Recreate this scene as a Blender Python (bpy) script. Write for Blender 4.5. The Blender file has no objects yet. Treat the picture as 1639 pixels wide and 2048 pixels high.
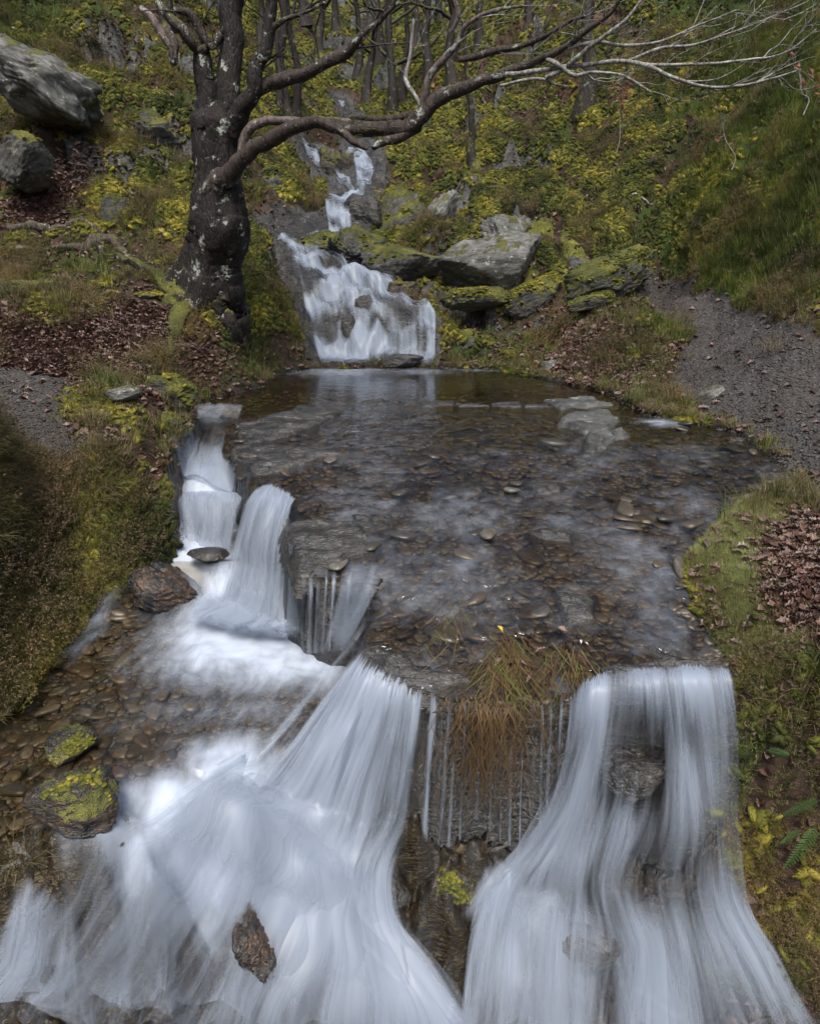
import bpy, math, random, numpy as np
from mathutils import Vector, Matrix
random.seed(7); np.random.seed(7)
sc = bpy.context.scene
C = sc.collection
R = math.radians

# ------------------------------------------------------------------ camera
PITCH, CH, F = 20.0, 1.5, 2048*24/36.0
cam = bpy.data.objects.new('camera', bpy.data.cameras.new('camera')); C.objects.link(cam)
cam.location = (0, 0, CH); cam.rotation_euler = (R(90-PITCH), 0, 0)
cam.data.sensor_fit = 'VERTICAL'; cam.data.sensor_height = 36; cam.data.lens = 24
cam.data.clip_start = .05; cam.data.clip_end = 400
sc.camera = cam
# ------------------------------------------------------------------ world, sun, exposure
SUN_EL, SUN_AZ = 60, 180          # overcast day: a weak, very soft sun
w = bpy.data.worlds.new("World"); sc.world = w; w.use_nodes = True
nt = w.node_tree; bg = nt.nodes['Background']
sky = nt.nodes.new('ShaderNodeTexSky'); sky.sky_type = 'NISHITA'; sky.sun_disc = False
sky.sun_elevation = R(SUN_EL); sky.sun_rotation = R(SUN_AZ); sky.dust_density = 5; sky.air_density = 1.0; sky.ozone_density = .6
nt.links.new(sky.outputs[0], bg.inputs[0]); bg.inputs[1].default_value = 0.08
sun = bpy.data.objects.new('sun', bpy.data.lights.new('sun', 'SUN')); C.objects.link(sun)
sun.data.energy = 1.5; sun.data.angle = R(18); sun.data.color = (1, .965, .91)
_d = Vector((math.sin(R(SUN_AZ))*math.cos(R(SUN_EL)), math.cos(R(SUN_AZ))*math.cos(R(SUN_EL)), math.sin(R(SUN_EL))))
sun.rotation_euler = _d.to_track_quat('Z', 'Y').to_euler(); sun.location = _d*30
sc.view_settings.view_transform = 'Standard'; sc.view_settings.look = 'None'
sc.view_settings.exposure = 1.36; sc.view_settings.gamma = 1
sc.view_settings.use_curve_mapping = False
sc.cycles.max_bounces = 5; sc.cycles.diffuse_bounces = 1; sc.cycles.glossy_bounces = 3
sc.cycles.transparent_max_bounces = 40; sc.cycles.transmission_bounces = 4
sc.cycles.caustics_reflective = False; sc.cycles.caustics_refractive = False
sc.cycles.use_adaptive_sampling = True; sc.cycles.adaptive_threshold = .02

# ------------------------------------------------------------------ numeric helpers
_rs = np.random.RandomState(3)
PERM = np.concatenate([_rs.permutation(256)]*3)
GR = _rs.normal(size=(256, 3)); GR /= np.linalg.norm(GR, axis=1)[:, None]
def noise(x, y, z=0.0):
    x, y, z = np.broadcast_arrays(np.asarray(x, float), np.asarray(y, float), np.asarray(z, float))
    xi, yi, zi = np.floor(x).astype(int), np.floor(y).astype(int), np.floor(z).astype(int)
    xf, yf, zf = x-xi, y-yi, z-zi
    u, v, t = [a*a*a*(a*(a*6-15)+10) for a in (xf, yf, zf)]
    xi &= 255; yi &= 255; zi &= 255
    def g(a, b, c):
        h = PERM[PERM[PERM[(xi+a) & 255]+((yi+b) & 255)]+((zi+c) & 255)]
        q = GR[h]; return q[..., 0]*(xf-a)+q[..., 1]*(yf-b)+q[..., 2]*(zf-c)
    def L(a, b, s): return a+(b-a)*s
    return 1.6*L(L(L(g(0,0,0), g(1,0,0), u), L(g(0,1,0), g(1,1,0), u), v), L(L(g(0,0,1), g(1,0,1), u), L(g(0,1,1), g(1,1,1), u), v), t)
def fbm(x, y, z=0.0, o=4, g=.5):
    s = 0; a = 1
    for k in range(o):
        s = s+a*noise(np.asarray(x)*2**k+17*k, np.asarray(y)*2**k-9*k, np.asarray(z)*2**k+5*k); a *= g
    return s
def sst(a, b, x):
    t = np.clip((np.asarray(x, float)-a)/(b-a), 0, 1); return t*t*(3-2*t)
SP, CP = math.sin(R(PITCH)), math.cos(R(PITCH))
def ray(px, py):
    a = (np.asarray(px, float)-819.5)/F; b = -(np.asarray(py, float)-1024)/F
    return a, CP+b*SP, -SP+b*CP          # direction (x, y, z)
def atY(px, py, Y):
    dx, dy, dz = ray(px, py); t = Y/dy
    return np.array([dx*t, Y, CH+dz*t])
def atZ(px, py, z):
    dx, dy, dz = ray(px, py); t = (z-CH)/dz
    return np.array([dx*t, dy*t, z])
def S(Y):                                # level of the water sheet on the shelf
    return -.2*np.clip(5.7-Y, 0, 1.6)-.36*np.clip(4.1-Y, 0, 3)
def onS(px, py):
    z = 0.
    for _ in range(40): z = .5*z+.5*float(S(atZ(px, py, z)[1]))
    return atZ(px, py, z)
def sdf(P, x, y):                        # signed distance to polygon, positive inside
    x = np.asarray(x, float); y = np.asarray(y, float)
    d = np.full(x.shape, 1e9); ins = np.zeros(x.shape, bool); n = len(P)
    for i in range(n):
        ax, ay = P[i][0], P[i][1]; bx, by = P[(i+1) % n][0], P[(i+1) % n][1]
        ex, ey = bx-ax, by-ay; wx, wy = x-ax, y-ay
        t = np.clip((wx*ex+wy*ey)/(ex*ex+ey*ey+1e-12), 0, 1)
        d = np.minimum(d, np.hypot(wx-ex*t, wy-ey*t))
        c = (ay > y) != (by > y)
        with np.errstate(divide='ignore', invalid='ignore'):
            ins ^= c & (x < (bx-ax)*(y-ay)/(by-ay+1e-15)+ax)
    return np.where(ins, d, -d)
class RBF:
    def __init__(s, P, reg=1e-4):
        P = np.array(P, float); s.q = s.uv(P[:, 0], P[:, 1]); n = len(P)
        K = s.k(np.linalg.norm(s.q[:, None]-s.q[None], axis=2))+np.eye(n)*reg
        A = np.zeros((n+3, n+3)); A[:n, :n] = K; A[:n, n] = 1; A[:n, n+1:] = s.q; A[n, :n] = 1; A[n+1:, :n] = s.q.T
        s.w = np.linalg.solve(A, np.concatenate([P[:, 2], [0, 0, 0]]))
    def uv(s, x, y):
        yy = np.maximum(y, -1.5)+3.0
        return np.stack([np.asarray(x)/yy*1.3, np.log(yy)], -1)
    def k(s, r): return r*r*np.log(r+1e-9)
    def __call__(s, x, y):
        q = s.uv(x, y); sh = q.shape[:-1]; q = q.reshape(-1, 2); out = np.empty(len(q)); n = len(s.q)
        for i in range(0, len(q), 40000):
            c = q[i:i+40000]; r = np.sqrt(((c[:, None]-s.q[None])**2).sum(2))
            out[i:i+40000] = s.k(r)@s.w[:n]+s.w[n]+c@s.w[n+1:]
        return out.reshape(sh)

# ------------------------------------------------------------------ the lie of the land
HILL = [  # (px, py, distance) readings of the banks and slopes
 (1639,1000,4.85),(1600,900,5.4),(1639,850,6.0),(1639,780,6.8),(1639,700,7.4),(1639,660,7.8),(1500,850,6.3),(1500,760,7.3),
 (1400,800,7.4),(1400,700,8.8),(1450,640,9.6),(1350,590,11.5),(1310,565,12.4),(1250,620,10.8),(1150,680,10.2),(1200,740,9.3),
 (1280,770,8.5),(1100,700,10.5),(1060,728,10.4),(1000,600,11.6),(1000,690,11.0),(1050,480,12.8),(1200,560,12),(1250,480,12.6),(900,600,11.9),(900,700,11.0),
 (1639,560,8.8),(1639,400,10),(1639,200,12),(1639,0,14.5),(1400,450,11.8),(1400,300,13.5),(1400,150,16),(1400,0,18.5),(1500,560,10.2),
 (1200,400,14),(1200,250,17),(1200,100,20),(1200,0,22),(1000,400,14.5),(1000,300,18),(1000,150,23),(1000,0,28),(900,450,14),(850,350,18),
 (850,250,23),(850,100,32),(850,0,38),(780,440,15),(700,220,30),(700,100,42),(700,0,54),(610,100,34),(600,0,40),
 (640,733,10.6),(740,733,10.6),(860,733,10.75),(700,600,11.6),(600,500,12.9),(650,540,12.3),(560,490,13.3),(680,468,14.5),(690,415,15.3),
 (700,385,16.5),(720,340,17.8),(730,300,19.5),(640,330,18.5),(610,285,20),(800,640,11.2),(800,560,12.1),(880,650,11.1),(750,540,12.4),
 (560,400,14.3),(520,300,16),(560,200,20),(520,100,24),(500,0,28),(470,450,12),(520,470,11.8),(560,560,11.4),(600,640,10.9),(540,620,10.2),
 (600,715,10.3),(520,740,9.3),(500,680,9.6),(430,570,9.2),(350,560,9.2),(400,660,8.6),(400,740,7.9),(450,770,7.8),(400,790,7.45),
 (250,600,8.6),(250,680,7.8),(250,740,7.1),(100,600,8.2),(100,680,7.2),(50,780,6.3),(200,800,6.4),(250,850,5.9),(350,860,6.2),(340,900,5.8),
 (100,880,5.3),(0,900,4.9),(200,930,5.0),(320,950,5.35),(0,960,4.3),(0,560,9.5),(150,500,10.3),(300,520,9.9),(0,430,10.5),(150,420,11.2),
 (300,430,11),(380,350,12.3),(250,300,12.4),(100,300,12),(300,200,14),(150,150,14.5),(0,0,16.5),(200,0,19),(350,100,17),(400,0,21),(0,200,13),
 (430,200,16.5),(450,300,14.6),(1500,1060,4.45),(1600,1100,4.05),(1550,1250,3.4),(1639,1300,3.1),(1420,1180,3.75),(1470,1320,3.25),(0,1100,4.0),(60,1180,4.3)]
hp = [tuple(atY(a, b, c)) for a, b, c in HILL]
for a, b, c in [(-500,0,13),(-500,400,9),(-500,700,6),(-500,900,4.3),(2150,0,12),(2150,400,7.5),(2150,700,5),(2150,1000,3.4)]: hp.append(tuple(atY(a, b, c)))
hp += [(-30,70,34),(0,75,26),(30,70,34),(-5,0,.4),(5,0,.2),(-6,2.5,.5),(5.5,2.5,.1)]
hillf = RBF(hp)
LOW = [(430,825,7.25),(415,860,6.9),(420,900,6.45),(420,930,6.05),(420,960,5.8),(400,1000,5.62),(400,1060,5.48),(380,1090,5.3),(320,1125,5.05),
 (250,1170,4.8),(300,1215,4.6),(0,1700,2.4),(0,1850,2.2),(0,2048,2.0),(200,1700,2.45),(200,1800,2.35),(200,2048,2.1),(400,1650,2.7),(400,1800,2.52),
 (400,2048,2.25),(600,1650,2.9),(600,1800,2.65),(600,2048,2.35),(800,1700,3.0),(800,1850,2.75),(800,2048,2.45),(1000,1720,3.0),(1000,1850,2.8),
 (1000,2048,2.5),(1300,1880,2.95),(1300,2048,2.6),(1450,1800,3.0),(1450,2048,2.65),(1600,1900,2.85),(1639,2048,2.65),(1180,1780,3.0)]
lp = [tuple(atY(a, b, c)) for a, b, c in LOW]
for a, b in [(0,1400),(60,1340),(200,1350),(400,1350),(550,1340),(650,1315),(100,1500),(300,1500),(450,1500),(560,1450),(30,1600),(200,1620),(150,1270),(300,1270),(450,1250),(560,1220)]:
    lp.append(tuple(atZ(a, b, -1.03)))
lp += [(-4,-2,-2.4),(0,-2,-3),(4,-2,-2.8),(-4,2,-1.4),(4,2,-2.4),(-3,0.5,-2),(0,.8,-2.7),(3,.8,-2.7)]
lowf = RBF(lp)
# outline of the low ground (plunge pools, gully and the falls), in plan
Z1 = lambda a, b, z: tuple(atZ(a, b, z)[:2])
SS = lambda a, b: tuple(onS(a, b)[:2])
LOWP = [(-6,-4),(-3.9,1),(-3.2,2.2),(-2.75,2.9),Z1(0,1420,-.95),Z1(60,1330,-.95),Z1(130,1265,-.95),Z1(170,1205,-.9),Z1(255,1150,-.75),Z1(340,1085,-.65),
 Z1(350,960,-.3),Z1(388,880,-.1),Z1(386,818,0),Z1(490,822,0),Z1(472,850,0),Z1(462,885,0),Z1(475,912,0),SS(500,955),SS(545,975),SS(590,1000),SS(572,1045),
 SS(578,1100),SS(640,1150),SS(700,1150),SS(762,1155),SS(750,1200),SS(712,1270),SS(702,1312),SS(760,1350),SS(860,1385),SS(960,1398),SS(1090,1392),SS(1175,1362),
 SS(1320,1345),SS(1462,1342),(2.1,3.08),(2.6,2.85),(3.3,2.3),(4.2,1),(5.5,-4)]
# outline of the wet shelf (waterline of the upper pool)
WETP = [SS(628,738),SS(740,738),SS(880,737),SS(1000,742),SS(1060,752),SS(1180,778),SS(1250,805),SS(1290,832),SS(1335,838),SS(1400,850),SS(1470,868),SS(1540,912),SS(1580,965),
 SS(1545,985),SS(1480,1015),SS(1385,1110),SS(1368,1160),SS(1390,1230),SS(1435,1290),SS(1465,1345),(1.9,2.6),(-.6,2.7),(-1.1,3.9),(-1.6,5.0),(-1.95,6.0),(-2.0,7.0),SS(388,814),SS(440,792),SS(530,775),SS(540,757),SS(585,745)]
def warp(x, y, a=.05, l=.3):
    return x+a*fbm(x/l, y/l, 3.1, 3), y+a*fbm(x/l, y/l, 8.7, 3)
CASC = [tuple(atY(*q)[:2]) for q in [(535,488,13.5),(620,474,13.8),(700,520,12.8),(765,585,12.1),(832,634,11.4),(882,650,11.2),(880,737,10.65),(618,737,10.6),(596,690,11.0),(570,600,11.9),(555,540,12.6)]]
COURSE = [[(560,492,13.3),(620,478,14.0),(676,464,14.6),(692,430,15.1),(698,405,15.6),(706,384,16.5),(735,350,17.6),(722,300,19.5),(712,270,22),(694,232,29),(680,205,31)],[(706,384,16.5),(672,362,17.6),(640,325,18.7),(606,280,20.2)]]
COURSE = [[tuple(atY(*q)[:2]) for q in l] for l in COURSE]
def dline(L, x, y):
    d = np.full(np.shape(x), 1e9)
    for (ax, ay), (bx, by) in zip(L[:-1], L[1:]):
        ex, ey = bx-ax, by-ay; t = np.clip(((x-ax)*ex+(y-ay)*ey)/(ex*ex+ey*ey), 0, 1); d = np.minimum(d, np.hypot(x-ax-ex*t, y-ay-ey*t))
    return d
PLAN = {}
def zone(name, pts, z=None):             # plan outline of a surface patch
    PLAN[name] = pts
# ------------------------------------------------------------------ terrain grid
GC = .8
vv = np.concatenate([np.log(np.linspace(.3, 1.7, 10)+GC), np.arange(math.log(1.75+GC), math.log(5.6+GC), .0031), np.arange(math.log(5.6+GC)+.0045, math.log(76), .0052)])
uu = np.concatenate([np.linspace(-1.9, -.69, 34), np.arange(-.68, .68, .0037), np.linspace(.69, 1.9, 34)])
GU, GV = np.meshgrid(uu, vv)
GY = np.exp(GV)-GC; GX = GU*(GY+GC)
def build_height(x, y):
    at = {}
    wx, wy = warp(x, y, .045, .28)
    sl = sdf(LOWP, wx, wy)               # >0 in the low ground
    sw = sdf(WETP, *warp(x, y, .05, .5)) # >0 under the upper pool
    hill = hillf(x, y)
    Sy = S(y)
    # the slopes: hummocks, then slate ledges
    far = np.clip(y/9, .5, 3.0)
    lump = .16*far*fbm(x/(1.9*far), y/(1.9*far), 1, 4)+.14*(np.abs(noise(x/.62, y/.62, 4))-.25)*sst(6, 11, y)+.05*(np.abs(noise(x/.23, y/.23, 7))-.25)+.012*fbm(x/.06, y/.06, 9, 2)
    lump += .55*(np.abs(noise(x/1.5, y/1.5, 14))-.25)*sst(9.5, 13, y)+.36*(np.abs(noise(x/.55, y/.55, 15))-.25)*sst(9, 12, y)
    dsh = np.clip(-sw, 0, 9)             # metres from the shore
    quiet = sst(0, 1.4, dsh)*(1+.25*sst(10, 12, y))
    crag = sst(-.05, .3, noise(x/2.3, y/2.3, 21)+.35*noise(x/.7, y/.7, 22))*sst(.33, .15, x/np.maximum(y, 1))
    mc = atY(270, 800, 6.15); hill = hill+.20*np.exp(-(((x-mc[0])/.75)**2+((y-mc[1])/.42)**2)**1.3)
    mc = atY(60, 640, 7.7); hill = hill+.22*np.exp(-(((x-mc[0])/.8)**2+((y-mc[1])/.4)**2)**1.3)
    hz = hill+lump*(.25+.75*quiet)
    st = .5*far; t = hz/st+.35*fbm(x/1.1, y/1.1, 31, 3)+.25*x/st; fr = t-np.floor(t)
    ter = (np.floor(t)+sst(.62, .93, fr)-.25*x/st-.35*fbm(x/1.1, y/1.1, 31, 3))*st
    k = crag*quiet*sst(9.2, 11, y)*.85
    at['flat'] = sst(0, 1, 1-k)
    hz = hz*(1-k)+ter*k
    at['crag'] = k
    # the ravine bed: bare stepped rock
    dc = np.minimum(dline(COURSE[0], x, y), dline(COURSE[1], x, y)); cs = sdf(CASC, x, y)
    kc = np.maximum(sst(.75, .3, dc)*(y > 12.8), sst(-.15, .12, cs))
    sm = hill-.10*sst(.7, .2, dc)*(y > 13.4); st2 = .44; q = sm/st2+.8*fbm(x/.55, y/.55, 33, 3); fr2 = q-np.floor(q)
    hc = (np.floor(q)+.25*fr2+.75*sst(.45, .85, fr2)-.8*fbm(x/.55, y/.55, 33, 3))*st2+.05*fbm(x/.2, y/.2, 35, 3)
    hc = hc+.13*(np.abs(fbm(x/.42, y/.34, 36, 3))-.22)*sst(10.5, 10.8, y)
    hz = hz*(1-kc)+hc*kc; at['course'] = kc
    # shore of the pool
    up = np.where(sw > 0, Sy-.02-.05*sst(0, .25, sw)-.07*sst(.1, .7, sw)*sst(7.4, 8.4, y), 0)
    bank = np.maximum(hz, Sy+.012)
    out = Sy+.004+(bank-Sy)*sst(0, .45, dsh)+.03*sst(0, .05, dsh)
    z = np.where(sw > 0, up, out)
    # bedrock relief of the shelf
    bed = .028*fbm(x/.35, y/.22, 41, 4)+.02*np.abs(fbm(x/.12, y/.09, 44, 2))
    z = z+np.where(sw > 0, bed*sst(0, .1, sw), 0)
    at['sw'] = sw
    # low ground
    lo = lowf(x, y)
    fg = sst(2.85, 2.5, y+.12*x-.05)    # the boulder staircase nearest the camera
    lo = lo+(.03+.03*fg)*fbm(x/.25, y/.25, 51, 4)+.012*fbm(x/.06, y/.06, 52, 2)
    lo = lo+(.26*np.abs(fbm(x/.33, y/.26, 55, 3))-.07+.05*np.abs(fbm(x/.11, y/.09, 57, 2)))*sst(-1.1, -1.35, lo)*sst(1.5, 2.0, y)
    # wall: ragged, ledged
    e = .16*sst(2.2, 4, y)+.05
    t = sst(-.02, .06+.07*np.clip(fbm(x/.3, y/.3, 61, 3)+.3, 0, 1), sl)
    lb = ((x < -1.9) & (y < 5.0)) | (y < -1)
    t2 = sst(-.30, .10, sl)               # the soft heather bank on the left is a slope
    wl = sst(-1.75, -2.1, x)*sst(5.6, 4.6, y)
    t = t*(1-wl)+t2*wl
    h = z-lo; t = t**.8; zz = z-h*t
    wob = .05*fbm(x/.16, y/.16, 64, 3)*np.clip(h, 0, 1)*4*t*(1-t)
    at['wall'] = 4*t*(1-t)*sst(.15, .4, h)
    at['low'] = t; at['lo'] = lo
    return zz+wob, sl, at
GZ, GSL, AT = build_height(GX, GY)
GSW = AT['sw']
def H(x, y, G=None):
    G = GZ if G is None else G
    v = np.log(np.maximum(np.asarray(y, float)+GC, .6)); u = np.asarray(x, float)/np.maximum(np.asarray(y)+GC, .6)
    i = np.clip(np.interp(v, vv, np.arange(len(vv))), 0, len(vv)-1.001); j = np.clip(np.interp(u, uu, np.arange(len(uu))), 0, len(uu)-1.001)
    a = i.astype(int); b = j.astype(int); fi, fj = i-a, j-b
    return (G[a, b]*(1-fi)*(1-fj)+G[a+1, b]*fi*(1-fj)+G[a, b+1]*(1-fi)*fj+G[a+1, b+1]*fi*fj)
def hit(px, py, lift=0.0, y0=1.9):       # where the sight line through a pixel reaches the ground
    dx, dy, dz = ray(float(px), float(py))
    Y = np.concatenate([np.arange(y0, 6, .01), np.arange(6, 75, .03)]); t = Y/dy
    b = CH+dz*t < H(dx*t, Y)+lift
    k = int(np.argmax(b)) if b.any() else len(Y)-1
    return Vector((dx*t[k], Y[k], CH+dz*t[k]))
# ------------------------------------------------------------------ materials
def newmat(name):
    m = bpy.data.materials.new(name); m.use_nodes = True; t = m.node_tree; t.nodes.clear()
    o = t.nodes.new('ShaderNodeOutputMaterial'); return m, t, o
class N:                                  # short-hand for node graphs
    def __init__(s, t): s.t = t
    def n(s, ty, **k):
        q = s.t.nodes.new('ShaderNode'+ty)
        for a, b in k.items(): setattr(q, a, b)
        return q
    def put(s, sock, v):
        if isinstance(v, bpy.types.NodeSocket): s.t.links.new(v, sock)
        elif v is not None:
            if isinstance(v, tuple) and len(v) == 3 and sock.type == 'RGBA': v = (*v, 1)
            sock.default_value = v
    def coord(s, k='Object'): return s.n('TexCoord').outputs[k]
    def geo(s, k): return s.n('NewGeometry').outputs[k]
    def attr(s, a): return s.n('Attribute', attribute_name=a).outputs['Fac']
    def map(s, v, scale=(1,1,1), rot=(0,0,0)):
        q = s.n('Mapping'); s.put(q.inputs[0], v); q.inputs['Scale'].default_value = scale; q.inputs['Rotation'].default_value = rot; return q.outputs[0]
    def noise(s, v, sc=5., det=4., rough=.55, dist=0., out=0):
        q = s.n('TexNoise'); s.put(q.inputs['Vector'], v); q.inputs['Scale'].default_value = sc; q.inputs['Detail'].default_value = det
        q.inputs['Roughness'].default_value = rough; q.inputs['Distortion'].default_value = dist; return q.outputs[out]
    def vor(s, v, sc=5., feat='F1', out='Distance', rnd=1.):
        q = s.n('TexVoronoi', feature=feat); s.put(q.inputs['Vector'], v); q.inputs['Scale'].default_value = sc; q.inputs['Randomness'].default_value = rnd; return q.outputs[out]
    def ramp(s, f, *st, interp='LINEAR'):
        q = s.n('ValToRGB'); s.put(q.inputs[0], f); e = q.color_ramp.elements; q.color_ramp.interpolation = interp
        while len(e) < len(st): e.new(.5)
        for i, (p, c) in enumerate(st): e[i].position = p; e[i].color = (*c, 1) if isinstance(c, tuple) else (c, c, c, 1)
        return q.outputs[0]
    def rng(s, v, a, b, c=0., d=1., clamp=True):
        q = s.n('MapRange', interpolation_type='SMOOTHSTEP'); s.put(q.inputs[0], v)
        for i, x in enumerate((a, b, c, d)): s.put(q.inputs[i+1], x)
        return q.outputs[0]
    def m(s, op, a, b=None, c=None):
        q = s.n('Math', operation=op); s.put(q.inputs[0], a); s.put(q.inputs[1], b)
        if c is not None: s.put(q.inputs[2], c)
        return q.outputs[0]
    def mix(s, f, a, b, mode='MIX'):
        q = s.n('Mix', data_type='RGBA', blend_type=mode); s.put(q.inputs[0], f); s.put(q.inputs[6], a); s.put(q.inputs[7], b); return q.outputs[2]
    def bump(s, h, st=.5, d=.02, nrm=None):
        q = s.n('Bump'); s.put(q.inputs['Height'], h); s.put(q.inputs['Strength'], st); q.inputs['Distance'].default_value = d
        if nrm is not None: s.put(q.inputs['Normal'], nrm)
        return q.outputs[0]
    def pbr(s, col, rough=.8, nrm=None, spec=.4, **k):
        q = s.n('BsdfPrincipled'); s.put(q.inputs['Base Color'], col); s.put(q.inputs['Roughness'], rough); s.put(q.inputs['Specular IOR Level'], spec)
        if nrm is not None: s.put(q.inputs['Normal'], nrm)
        for a, b in k.items(): s.put(q.inputs[a.replace('_', ' ')], b)
        return q.outputs[0]
MOSS_A, MOSS_B, MOSS_C = (.016,.021,.006), (.070,.077,.016), (.20,.19,.045)
def moss_col(g, P, sc=1.):
    a = g.noise(P, 1.3*sc, 4, .62); b = g.noise(P, 22*sc, 2, .6); c = g.noise(P, 85*sc, 1, .6)
    f = g.m('ADD', g.m('MULTIPLY', a, .6), g.m('ADD', g.m('MULTIPLY', b, .3), g.m('MULTIPLY', c, .22)))
    return g.ramp(f, (.40, MOSS_A), (.56, MOSS_B), (.72, MOSS_C)), g.m('ADD', g.m('MULTIPLY', b, .5), g.m('MULTIPLY', c, .6))
def rock_col(g, P, tint=(1,1,1), dark=1.):
    st = g.map(P, (1, 1, 5), (R(38), R(20), 0))
    a = g.noise(P, 3, 3, .65); b = g.noise(st, 5, 5, .7); l = g.noise(P, 9, 5, .7); l2 = g.noise(st, 16, 2, .6)
    k = dark
    base = g.ramp(g.m('ADD', g.m('MULTIPLY', a, .5), g.m('MULTIPLY', b, .5)), (.33, (.018*k,.018*k,.016*k)), (.5, (.07*k,.071*k,.066*k)), (.68, (.15*k,.152*k,.145*k)))
    lich = g.m('MULTIPLY', g.rng(l, .56, .66), g.rng(l2, .42, .58))
    col = g.mix(g.m('MULTIPLY', lich, .75), base, (.33*k,.36*k,.31*k))
    cr = g.vor(st, 7, 'DISTANCE_TO_EDGE')
    h = g.m('ADD', g.m('MULTIPLY', b, 1.2), g.m('ADD', g.m('MULTIPLY', l, .35), g.m('MULTIPLY', g.rng(cr, 0, .05), .10)))
    return col, h
def mat_ground():
    m, t, o = newmat('ground'); g = N(t); P = g.coord()
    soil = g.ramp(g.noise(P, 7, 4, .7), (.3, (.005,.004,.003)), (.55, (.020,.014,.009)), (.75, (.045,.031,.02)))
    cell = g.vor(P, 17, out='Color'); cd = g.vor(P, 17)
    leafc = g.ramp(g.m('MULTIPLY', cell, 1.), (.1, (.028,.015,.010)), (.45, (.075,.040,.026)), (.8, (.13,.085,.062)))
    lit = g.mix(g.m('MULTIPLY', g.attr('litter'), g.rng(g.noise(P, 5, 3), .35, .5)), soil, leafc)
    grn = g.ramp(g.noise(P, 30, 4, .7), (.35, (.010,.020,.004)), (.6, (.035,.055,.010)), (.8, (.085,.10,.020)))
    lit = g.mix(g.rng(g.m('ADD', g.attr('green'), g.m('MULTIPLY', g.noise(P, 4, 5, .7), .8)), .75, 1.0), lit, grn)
    mc, mh = moss_col(g, P)
    mf = g.rng(g.m('ADD', g.attr('moss'), g.m('MULTIPLY', g.noise(P, 6, 4, .72), .9)), .86, 1.06)
    col = g.mix(mf, lit, mc)
    rc, rh = rock_col(g, P)
    rf = g.rng(g.m('ADD', g.attr('rock'), g.m('MULTIPLY', g.noise(P, 5, 4, .7), .7)), .82, .98)
    col = g.mix(rf, col, rc)
    # gravel of the path
    gv = g.vor(P, 42, out='Color'); gd = g.vor(P, 42); gv2 = g.vor(P, 95, out='Color')
    gc = g.ramp(gv, (.1, (.012,.011,.011)), (.5, (.032,.031,.030)), (.85, (.075,.074,.073)), (.97, (.20,.20,.20)))
    gc = g.mix(.45, gc, g.ramp(gv2, (.1, (.025,.02,.018)), (.9, (.11,.10,.095))))
    gc = g.mix(g.rng(g.noise(P, 1.7, 4, .6), .42, .6), gc, g.mix(.4, gc, (.035,.028,.023)))
    pf = g.rng(g.m('ADD', g.attr('path'), g.m('MULTIPLY', g.noise(P, 7, 5, .7), .6)), .70, .95)
    col = g.mix(pf, col, gc)
    wet = g.attr('wet')
    col = g.mix(g.m('MINIMUM', g.m('MULTIPLY', wet, .75), 1.), col, g.mix(1., col, (.17,.155,.14), 'MULTIPLY'))  # wet tint, deep enough to paint the wall's recess shade as well
    h = g.m('ADD', g.m('MULTIPLY', mh, mf), g.m('MULTIPLY', rh, g.m('MULTIPLY', rf, 2.2)))
    h = g.m('ADD', h, g.m('MULTIPLY', g.m('SUBTRACT', 1., gd), g.m('MULTIPLY', pf, .6)))
    h = g.m('ADD', h, g.m('MULTIPLY', g.m('SUBTRACT', 1., cd), .35))
    h = g.m('ADD', h, g.m('MULTIPLY', g.noise(P, 40, 4, .7), .5))
    nb = g.bump(h, .9, .022)
    t.links.new(g.pbr(col, g.m('SUBTRACT', .92, g.m('MULTIPLY', wet, .68)), nb, g.m('ADD', .2, g.m('MULTIPLY', wet, .4))), o.inputs[0]); return m
def mat_bed():
    m, t, o = newmat('stream bed'); g = N(t); P = g.coord()
    v = g.map(P, (1, 1.3, 1)); P2 = g.noise(P, 3, 2, out=1)
    c1 = g.vor(v, 11, out='Color'); d1 = g.vor(v, 11); c2 = g.vor(v, 26, out='Color'); d2 = g.vor(v, 26, 'DISTANCE_TO_EDGE')
    col = g.ramp(g.m('ADD', g.m('MULTIPLY', c1, .45), g.m('MULTIPLY', c2, .55)), (.15, (.010,.009,.007)), (.45, (.030,.026,.019)), (.65, (.055,.048,.036)), (.85, (.10,.09,.07)))
    col = g.mix(g.rng(g.noise(P, .9, 5, .6), .42, .60), col, g.mix(1., col, (.45,.40,.33), 'MULTIPLY'))
    gr = g.rng(d2, 0, .06)
    col = g.mix(g.m('ADD', g.m('MULTIPLY', gr, .5), .5), (.012,.009,.006), col)
    rc, rh = rock_col(g, P, dark=.6)
    col = g.mix(g.rng(g.m('ADD', g.attr('rock'), g.m('MULTIPLY', g.noise(P, 4, 5, .7), .6)), .7, .9), col, g.mix(1., rc, (.5,.42,.34), 'MULTIPLY'))
    h = g.m('ADD', g.m('SUBTRACT', 1., d1), g.m('ADD', g.m('MULTIPLY', gr, .15), rh))
    t.links.new(g.pbr(col, .3, g.bump(h, .8, .02), .5), o.inputs[0]); return m
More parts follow.
